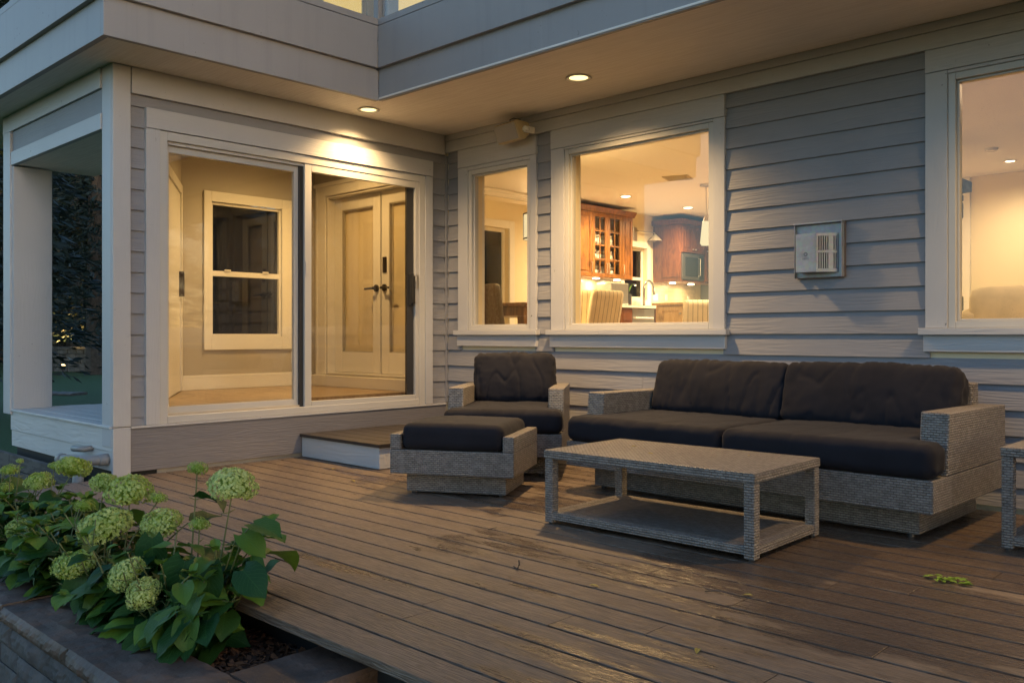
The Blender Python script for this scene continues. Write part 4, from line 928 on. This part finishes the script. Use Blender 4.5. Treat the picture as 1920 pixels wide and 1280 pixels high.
while x<3.66:
    L=rng.uniform(.55,.85); x2=x+L
    if x2>3.45: x2=3.70
    caps.append((x,x2)); x=x2
for k,(a,c) in enumerate(caps):
    b=MB(); b.cur=rng.random()*.6; rough_block(b,a+.003,c-.003,-4.245,-4.0+rng.uniform(-.012,.012),-.165,-.10+rng.uniform(-.004,.004),k*3.7,.024); b.build('capstone',M['cap'],pw)
b=MB(); b.cur=.2; b.M=Matrix.Translation((3.555,-3.80,0))@Matrix.Rotation(R(90),4,'Z')
rough_block(b,-.185,.185,-.135,.135,-.163,-.095,77,.012); b.build('capstone',M['cap'],pw)
b=MB(); b.grid([[(-1.7+5.15*i/60,-4.02+.41*j/10,-.175+.018*noise.noise(Vector((i*.5,j*.6,1)))) for i in range(61)] for j in range(11)]); tag(b.build('soil',M['black']),kind='structure')
b=MB()
for k in range(3600):
    x=3.43-abs(rng.gauss(0,.9)) if k<2600 else rng.uniform(-1.6,3.4)
    if x<-1.6: continue
    y=rng.uniform(-4.0,-3.615); z=-.170+rng.random()*.02+.012*noise.noise(Vector((x*6,y*6,2))); b.cur=rng.random()**2.2
    L=rng.uniform(.008,.035); W_=rng.uniform(.003,.009); b.M=Matrix.Translation((x,y,z))@Matrix.Rotation(rng.uniform(0,6.28),4,'Z')@Matrix.Rotation(rng.gauss(0,.35),4,'Y')@Matrix.Rotation(rng.gauss(0,.5),4,'X'); b.box(-L,L,-W_,W_,-.0015,.0015)
tag(b.build('mulch',M['mulch'],fix=False),'dark bark mulch filling the planter','mulch',kind='stuff')

def leaf(b,base,direc,up,L,W,droop,rnd,curl=.18):
    direc=Vector(direc).normalized(); side=direc.cross(Vector(up)).normalized(); n_=side.cross(direc).normalized(); b.cur=rnd
    rows=[]; nl=8; nw=4
    pos=Vector(base); dcur=direc.copy()
    for i in range(nl+1):
        t=i/nl; wv=W*(math.sin(math.pi*min(1,t*.86+.10))**.75)*(1-t**5)*1.02 if t<1 else 0.0004
        ww=max(.0004,wv)
        a=droop*t; dcur=(direc*math.cos(a)-n_*math.sin(a)).normalized(); nn=side.cross(dcur).normalized()
        if i: pos=pos+dcur*(L/nl)
        r_=[]
        for j in range(nw+1):
            s=-1+2*j/nw; wav=.035*W*math.sin(t*17+s*3+rnd*20)*abs(s)
            back=-.16*L*(abs(s)**2)*(1-t)*(1 if t<.25 else max(0,1-(t-.25)*3))
            r_.append(pos+side*(s*ww/2)+nn*(abs(s)*ww*curl+wav)+dcur*back)
        rows.append(r_)
    b.grid(rows)
def bloom(b,c,rad,axis,seed,flat=.68,white=.5,nf=330):
    rr=random.Random(seed); axis=Vector(axis).normalized(); q=axis.to_track_quat('Z','Y'); c=Vector(c)
    ga=math.pi*(3-math.sqrt(5))
    # lobed head: florets gathered in small corymbs
    lobes=[Vector((rr.gauss(0,1),rr.gauss(0,1),rr.gauss(.2,.8))).normalized() for _ in range(16)]
    for k in range(nf):
        zz=1-1.62*(k+.5)/nf; r0=math.sqrt(max(0,1-zz*zz)); a=k*ga+rr.gauss(0,.1)
        p=Vector((r0*math.cos(a),r0*math.sin(a),zz)); lump=max(p.dot(l) for l in lobes)
        rad2=rad*(.80+.24*(lump-.75)/.25*.9)*(1+rr.gauss(0,.035))
        pos=Vector((p.x*rad2,p.y*rad2,p.z*rad2*flat)); nrm=(p+Vector((rr.gauss(0,.35),rr.gauss(0,.35),rr.gauss(0,.35)))).normalized()
        pos=c+q@pos; nrm=q@nrm
        t1=nrm.orthogonal().normalized(); t2=nrm.cross(t1); rot=rr.uniform(0,6.28); sz=rad*rr.uniform(.066,.105)
        b.cur=min(1,max(0,white+rr.gauss(0,.2)-.25*(1-max(0,lump-.7)/.3)))
        for m_ in range(4):
            an=rot+m_*math.pi/2; e=t1*math.cos(an)+t2*math.sin(an); f_=t1*math.cos(an+.785)+t2*math.sin(an+.785); g_=t1*math.cos(an-.785)+t2*math.sin(an-.785)
            b.poly([pos,pos+g_*sz*.62+nrm*sz*.15,pos+e*sz+nrm*sz*.30,pos+f_*sz*.62+nrm*sz*.15])
    # woody stalks / core
    b.cur=.0
    b.M=Matrix.Translation(c)@q.to_matrix().to_4x4(); n=14
    b.lathe([(max(.0005,rad*.66*math.cos(t)),rad*.66*flat*math.sin(t)) for t in [(-1+2*i/6)*1.45 for i in range(7)]],n=n); b.M=None
PL=[ # (x,y,label, blooms[(x,y,z,rad,axis,white,name)])
 (2.82,-3.87,'hydrangea nearest the deck edge, with the large whitish flower head and broad dark leaves',[(2.92,-3.70,.385,.092,(.25,.0,1),.85),(2.545,-3.65,.405,.044,(.1,.1,1),.25),(2.66,-3.7,.205,.045,(.1,0,1),.35),(2.84,-4.0,.035,.066,(.3,-.5,.8),.75),(2.68,-3.99,.068,.078,(-.2,-.5,.9),.7)]),
 (2.32,-3.89,'hydrangea with the biggest cluster of pale green flower heads behind the capstones',[(2.44,-3.75,.182,.086,(.1,-.2,1),.55),(2.13,-3.75,.272,.103,(.2,-.1,1),.5),(2.20,-3.88,.155,.112,(-.1,-.3,1),.65),(2.30,-3.7,.262,.041,(0,0,1),.3)]),
 (1.92,-3.90,'hydrangea hanging low over the flagstone cap with one flat flower head in front',[(1.87,-3.75,.281,.066,(.2,0,1),.45),(1.78,-3.8,.173,.050,(0,0,1),.25),(2.25,-4.02,.035,.087,(.1,-.4,1),.45)]),
 (1.36,-3.89,'hydrangea beside the drain pipe with a long tilted yellow green flower head',[(1.36,-3.70,.29,.085,(-.2,.3,1),.35),(1.36,-3.95,.024,.078,(-.1,-.2,1),.45),(1.10,-3.70,.27,.036,(0,0,1),.3)]),
 (.85,-3.88,'hydrangea at the left picture edge with small green flower heads',[(1.03,-3.75,.193,.076,(.1,0,1),.4),(1.15,-3.8,.183,.030,(0,0,1),.45),(.67,-3.8,.12,.044,(0,0,1),.3),(.75,-3.8,.225,.048,(.1,0,1),.25),(.90,-3.8,.288,.022,(0,0,1),.5)]),
 (.30,-3.88,'low leafy hydrangea without big flower heads, farthest along the planter',[(.35,-3.7,.17,.04,(0,0,1),.3)]),
]
def clear_of_blooms(p,dr,L,off):
    for P_ in PL:
        for q_ in P_[3]:
            c_=Vector(q_[:3]); vc=(Vector((5.91,-5.34,.94))-c_).normalized(); rr_=q_[3]+.04
            for f_ in (.2,.55,.9):
                w_=p+off+Vector(dr).normalized()*L*f_-Vector((0,0,.03*f_))
                for g_ in (.055,.16):
                    if (w_-(c_+vc*g_)).length<rr_: return False
    return True
BIG={0:[(3.20,-3.78,.30,(.95,.1,.05),(0,-.25,1),.15,.09,.5,.35),(3.16,-3.80,.26,(.8,.25,-.35),(.2,-.5,.9),.12,.085,.7,.55),(3.17,-3.80,.14,(.9,-.1,-.25),(.1,-.6,.8),.15,.115,.6,.02),(3.06,-3.86,.15,(.25,-.3,-1),(.6,-.75,.2),.15,.11,.5,.03),(2.95,-3.90,.15,(-.15,-.25,-1),(.6,-.8,.25),.18,.15,.45,.02),(3.20,-3.74,.12,(.5,.1,.5),(0,-.6,.7),.09,.06,.3,.15),(2.98,-3.95,-.02,(.2,-.5,-.8),(.5,-.8,.3),.14,.10,.4,.05)],
 1:[(2.60,-3.86,.17,(.1,-.1,-1),(.6,-.75,.25),.16,.13,.5,.02),(2.44,-3.98,.03,(.2,-.4,-.9),(.5,-.8,.3),.16,.11,.5,.06),(2.30,-4.0,.02,(-.2,-.5,-.8),(.5,-.8,.3),.16,.10,.5,.3)]}
for pi,(px,py,lb,bl) in enumerate(PL):
    rr=random.Random(100+pi)
    o=thing('hydrangea_plant',lb,'plant',(px,py,-.165),0,'hydrangeas in the planter'); off=Vector((px,py,-.165))
    stems=MB(); fol=MB()
    tips=[]
    for (x,y,z,rad,ax,wh) in bl:
        tip=Vector((x,y,z)); vc=Vector((5.91,-5.34,.94))-tip; tip=tip+vc.normalized()*.055-off; rad*=.92; b=MB(); A=Vector(ax).normalized()
        bloom(b,tip,rad,ax,rr.randint(0,9999),.70,wh,int(760 if rad>.06 else 300)); b.build('flower_head',M['bloom'],o,fix=False)
        tips.append((tip-A*rad*.3,True))
    for k in range(32 if pi<5 else 18):
        tips.append((Vector((rr.uniform(-.38,.34),rr.uniform(-.22,.20) if rr.random()<.75 else rr.uniform(-.34,.30),rr.uniform(.10,.40)*(1 if pi!=0 else .95))),False))
    if pi==0:   # shoots leaning out over the deck
        tips+= [(Vector((.27,.22,.43)),False),(Vector((.30,.15,.30)),False),(Vector((.18,.24,.36)),False),(Vector((.33,.06,.22)),False),(Vector((.24,.02,.30)),False)]
    for tip,isb in tips:
        base=Vector((rr.gauss(0,.06),rr.gauss(0,.05),-.01)); 
        if (tip-base).length>.55: base=Vector((tip.x*.55,tip.y*.5,-.01))
        mid=base.lerp(tip,.5)+Vector((rr.gauss(0,.02),rr.gauss(0,.02),.05))
        cv=[base*(1-t)**2+mid*2*t*(1-t)+tip*t*t for t in [i/8 for i in range(9)]]
        stems.tube(cv,[.0045-.002*i/8 for i in range(9)],6)
        npair=rr.choice((3,4,4)) ; a0=rr.uniform(0,3.14)
        for q in range(npair):
            t=.38+.58*(q+rr.uniform(0,.5))/npair
            if isb: t=min(t,.86)
            p=base*(1-t)**2+mid*2*t*(1-t)+tip*t*t; a=a0+q*math.pi/2
            for s in (0,math.pi):
                if rr.random()<.12: continue
                an=a+s+rr.gauss(0,.3); dr=Vector((math.cos(an),math.sin(an),rr.uniform(-.15,.45))).normalized()
                L=rr.uniform(.085,.165)*(1.12 if t<.7 else .8)*(1 if pi else 1.08); pet=p+dr*rr.uniform(.02,.04)
                fol_r=rr.random(); stems.tube([p,pet],[.002,.0016],5)
                if not clear_of_blooms(pet,dr,L,off): continue
                cw=pet+dr*L*.6+off
                if cw.y>-3.80 and cw.z<.05: continue
                leaf(fol,pet,dr,Vector((rr.gauss(0,.25),rr.gauss(0,.25),1)),L,L*rr.uniform(.62,.82),rr.uniform(.35,1.25),(fol_r**2.4) if t<.8 else min(1,.35+fol_r*.6),rr.uniform(.05,.22))
        if not isb:
            for s in range(3):
                an=rr.uniform(0,6.28)
                if not clear_of_blooms(tip,Vector((math.cos(an),math.sin(an),.8)),.07,off): continue
                leaf(fol,tip,Vector((math.cos(an),math.sin(an),.8)),(0,0,1),rr.uniform(.04,.07),rr.uniform(.025,.045),.5,min(1,.5+rr.random()*.5))
    for q in range(130):      # low leaves hanging over the caps
        an=rr.uniform(-2.6,-.5); p=Vector((rr.uniform(-.38,.36),-3.84-py+rr.uniform(-.20,.02),rr.uniform(.06,.24))); dr=Vector((math.cos(an)*.7,math.sin(an),rr.uniform(-.75,.1)))
        if not clear_of_blooms(p,dr,.14,off): continue
        leaf(fol,p,dr,(rr.gauss(0,.2),-.3,1),rr.uniform(.10,.16),rr.uniform(.06,.11),rr.uniform(.4,1.2),rr.random()**3*.5,rr.uniform(.05,.2)); stems.tube([Vector((p.x*.5,p.y*.3,0)),p*.8,p],[.003,.002,.0015],5)
    if pi in (0,1):
        for (x,y,z,dr,up,L,W,dp,rn) in BIG[pi]: 
            p=Vector((x,y,z))-off; leaf(fol,p,dr,up,L,W,dp,rn,.10); stems.tube([Vector((p.x*.6,p.y*.6,p.z*.4)),p*.9+Vector((0,0,.01)),p],[.003,.0025,.002],6)
    stems.build('stems',M['stem'],o,smooth=True); fol.build('foliage',M['leaf'],o,smooth=True,fix=False)

# ------------------------------------------------------------------ litter on the deck
o=thing('green_leaf_sprig','bright green leaf clump lying on the wet deck','leaf',(4.80,-1.755,.002))
b=MB()
for k in range(26): a=rng.uniform(0,6.28); r_=rng.uniform(0,.075); leaf(b,(r_*math.cos(a),r_*.6*math.sin(a),.004+rng.random()*.01),(math.cos(a+1),math.sin(a+1),.2),(0,0,1),.03,.018,.5,1)
b.build('leaflets',m_leaf('fresh_green_leaf',(.10,.20,.02),(.20,.33,.03)),o,fix=False)
o=thing('twig','small brown twig standing up from a deck board gap','twig',(3.49,-2.77,.002)); b=MB(); b.tube([(0,0,0),(.008,.004,.02),(.0,.01,.035)],[.006,.004,.003],6); b.tube([(0,0,.002),(-.03,.01,.006)],[.004,.002],6); b.build('stick',M['bark'],o)
tk=[(4.2,-2.52,.3,'thin curved twig on the deck below the coffee table corner'),(2.9,-2.35,1.2,'thin pale twig on the deck left of the coffee table')]
for x,y,a,lb in tk:
    o=thing('twig',lb,'twig',(x,y,.003),a); b=MB(); b.tube([(0,0,.002),(.03,.004,.006),(.055,.018,.003)],[.0025,.002,.0015],6); b.build('stick',M['bark'],o)
M['yleaf']=m_leaf('yellow_fallen_leaf',(.30,.24,.05),(.45,.36,.10),.2)
k=0
def dz(x,y): return .003
for x,y,lb in ((1.25,-1.95,'small yellow fallen leaf on the deck left of the footstool'),(.75,-1.75,'tiny yellow fallen leaf on the deck in front of the step'),(4.35,-2.45,'yellow fallen leaf on the bare boards in front of the coffee table'),(4.5,-3.05,'curled yellow leaf on the front deck boards'),(3.85,-2.75,'little tan leaf on the middle of the open deck')):
    o=thing('fallen_leaf',lb,'leaf',(x,y,.003),k*1.7,'fallen leaves on the deck'); k+=1; b=MB(); leaf(b,(0,0,.002),(1,0,.15),(0,0,1),.035,.018,.5,rng.random(),.2); b.build('blade',M['yleaf'],o,fix=False)
for x,y,lb in ((3.25,-1.62,'small yellow leaf lying on the left of the coffee table top'),(3.45,-1.80,'small yellow leaf near the front of the coffee table top'),(3.85,-1.55,'tiny yellow leaf on the right of the coffee table top')):
    o=thing('fallen_leaf',lb,'leaf',(x,y,.371),k*2.1,'fallen leaves on the coffee table'); k+=1; b=MB(); leaf(b,(0,0,.001),(1,0,.1),(0,0,1),.032,.012,.4,rng.random(),.2); b.build('blade',M['yleaf'],o,fix=False)

# ------------------------------------------------------------------ garden beyond
FW=Vector((-math.sin(.7616),math.cos(.7616),0)); RT=Vector((math.cos(.7616),math.sin(.7616),0))
def far(px,t): p=Vector((5.9104,-5.3387,0))+t*(FW+(px-960)/1644.58*RT); return (p.x,p.y,GZ)
gw=thing('garden_wall','low pale stone garden wall under the trees beyond the lawn','garden wall',(0,0,0))
a=Vector(far(40,34)); c=Vector(far(172,33)); dd=(c-a); L=dd.length; b=MB(); b.M=Matrix.Translation((a.x,a.y,GZ))@Matrix.Rotation(math.atan2(dd.y,dd.x),4,'Z')
for r_ in range(5):
    x=0
    while x<L: l_=rng.uniform(.25,.5); b.cur=rng.random(); b.box(x+.01,x+l_-.01,-.15+rng.uniform(-.02,.02),.2,r_*.17+.005,r_*.17+.165); x+=l_
b.box(-.1,L+.2,-.2,.25,.85,.95); b.build('courses',M['gstone'],gw,bevel=.01)
gl=thing('garden_light','small lit landscape spotlight at the foot of the garden wall','garden light',far(118,32))
b=MB(); b.tube([(0,0,0),(0,0,.12)],.02,8); b.build('stake',M['black'],gl); b=MB(); b.lathe([(.0001,-.07),(.07,-.07),(.09,.07),(.085,.07)],(0,0,.2),14); b.build('housing',M['black'],gl)
b=MB(); b.lathe([(.0001,.068),(.083,.068),(.05,.11),(.0001,.12)],(0,0,.2),14); b.build('lens',m_emit('garden_lens',(1,.72,.28),14),gl)
for dx,e in ((0,480),):
    L=bpy.data.lights.new('garden_lamp','SPOT'); L.energy=e; L.color=(1,.62,.2); L.spot_size=R(80); L.spot_blend=.7; L.shadow_soft_size=.1; l=bpy.data.objects.new('garden_lamp',L); col.objects.link(l); l.parent=gl; l.location=(0,0,.34); l.rotation_euler=(Vector((.2,-.5,-1))).to_track_quat('Z','Y').to_euler() if False else (R(180-22),0,R(40))
o=thing('flat_stone','flat pale stepping stone on the dark lawn','stone',far(112,20.5),R(30)); b=MB(); rough_block(b,-.7,.55,-.25,.25,0,.06,5,.03); b.build('slab',M['gstone'],o)
def conifer(o,h,rad,seed,needle,nb=200,per=80):
    rr=random.Random(seed); b=MB(); b.tube([(0,0,0),(0,0,h*.5),(0,0,h)],[h*.022,h*.014,.02],8); b.build('trunk',M['bark'],o)
    b=MB()
    for k in range(nb):
        t=(k+rr.random())/nb; z=h*(.10+.88*t); R_=rad*(1-t)**.8*rr.uniform(.75,1.1)+.15; a=k*2.4+rr.gauss(0,.3)
        dr=Vector((math.cos(a),math.sin(a),0)); tone=rr.random()
        for q in range(per):
            s=rr.random()**.6; p=dr*R_*s+Vector((0,0,z-.35*R_*s*s+.1*R_*s))+Vector((-dr.y,dr.x,0))*rr.gauss(0,.16*R_*s+.04)+Vector((0,0,rr.gauss(0,.08)))
            sz=rr.uniform(.04,.10)*(h/10)**.5; v=(dr+Vector((rr.gauss(0,.42),rr.gauss(0,.42),rr.gauss(-.25,.25)))).normalized(); u=v.orthogonal().normalized(); u=(u*math.cos(tone*6+q)+v.cross(u)*math.sin(tone*6+q)); b.cur=max(0,min(1,tone*.6+rr.random()*.4))
            b.poly([p-v*sz*2.0,p+u*sz*.42,p+v*sz*2.0,p-u*sz*.42])
    b.build('crown',needle,o,fix=False)
def broadleaf(o,h,rad,seed,n=5200):
    rr=random.Random(seed); b=MB(); b.tube([(0,0,0),(.1,0,h*.35),(0,.1,h*.8)],[h*.03,h*.022,.04],8)
    cl=[]
    for k in range(9):
        a=k*2.4; e=Vector((math.cos(a)*rad*.7,math.sin(a)*rad*.7,h*rr.uniform(.2,.95))); b.tube([(0.05,0,h*.15+e.z*.4),e*.6+Vector((0,0,e.z*.3)),e],[.06,.04,.015],6); cl.append(e)
    b.build('trunk',M['bark'],o); cl+=[Vector((rr.gauss(0,rad*.5),rr.gauss(0,rad*.5),h*rr.uniform(.15,1))) for _ in range(26)]
    b=MB()
    for k in range(n):
        c=rr.choice(cl); p=c+Vector((rr.gauss(0,1),rr.gauss(0,1),rr.gauss(0,.8)))*rad*.2; v=Vector((rr.gauss(0,1),rr.gauss(0,1),rr.gauss(-.4,.6))).normalized(); u=v.orthogonal().normalized(); sz=rr.uniform(.05,.11); b.cur=rr.random()**1.3
        b.poly([p-v*sz,p+u*sz*.6,p+v*sz,p-u*sz*.6])
    b.build('crown',M['broad'],o,fix=False)
for px,t,h,rad,kind,lb in ((28,36,17,4.2,'c','tall dark spruce at the far left picture edge'),(178,31,15,2.6,'c','dark drooping spruce right of the garden wall'),(96,40,18,5,'c','broad dark spruce behind the garden wall'),(140,37,13,3.4,'b','leafy tree lit yellow from below behind the garden wall'),(-40,33,14,3.6,'b','leafy tree with yellowing leaves beside the left spruce'),(230,44,19,5,'c','distant dark spruce behind the house corner'),(-140,40,16,5,'c','dark spruce outermost in the row of trees')):
    o=thing('spruce_tree' if kind=='c' else 'leafy_tree',lb,'tree',far(px,t),0,'trees beyond the lawn')
    if kind=='c': conifer(o,h,rad,int(px+500),M['needles'])
    else: broadleaf(o,h,rad,int(px+900))

tr=[o for o in bpy.data.objects if o.name.startswith('spruce_tree')]
tr.sort(key=lambda o:o.name)
for i,(x,y,sx,lb) in enumerate(((-11.5,-1.0,.62,'dark spruce behind the house seen through the vestibule window'),(-11,3.2,.6,'dark spruce behind the house, next in the row from the vestibule window'),(-11.6,7.2,.66,'dark spruce behind the house in line with the entry doors'),(-11.2,11.0,.62,'dark spruce behind the house seen through the dining room window'),(-11.8,14.8,.68,'dark spruce behind the house seen through the kitchen window'),(-10.8,18.5,.64,'dark spruce behind the house, last of its row'))):
    c=copy_tree(tr[i%len(tr)]); c.location=(x,y,GZ); c.rotation_euler.z=i*1.3; c.scale=(sx,sx,sx); c['label']=lb; c['group']='spruces behind the house'
for i,(x,y) in enumerate(((13.6,-.6),(14.4,-2.6),(14.2,-7.4),(14.0,-9.8),(14.6,-12.2),(14.2,-14.6))):  # unseen trees added to keep low sky light off the sliding door wall
    c=copy_tree(tr[(i*2)%len(tr)]); c.location=(x,y,GZ); c.rotation_euler.z=i*2.1; c.scale=(.62,.62,.55); c['label']='unseen spruce added past the right end of the deck to block low sky'; c['group']='added spruces blocking low sky'
for i in range(26):
    c=copy_tree(tr[i%len(tr)]); c.location=far(-330+28*i,48+6*(i%4)); c.rotation_euler.z=i*1.9; k=1.15+.2*(i%2); c.scale=(k,k,k); c['label']='dark spruce in the far row behind the lit garden trees'; c['group']='spruces in the far row'
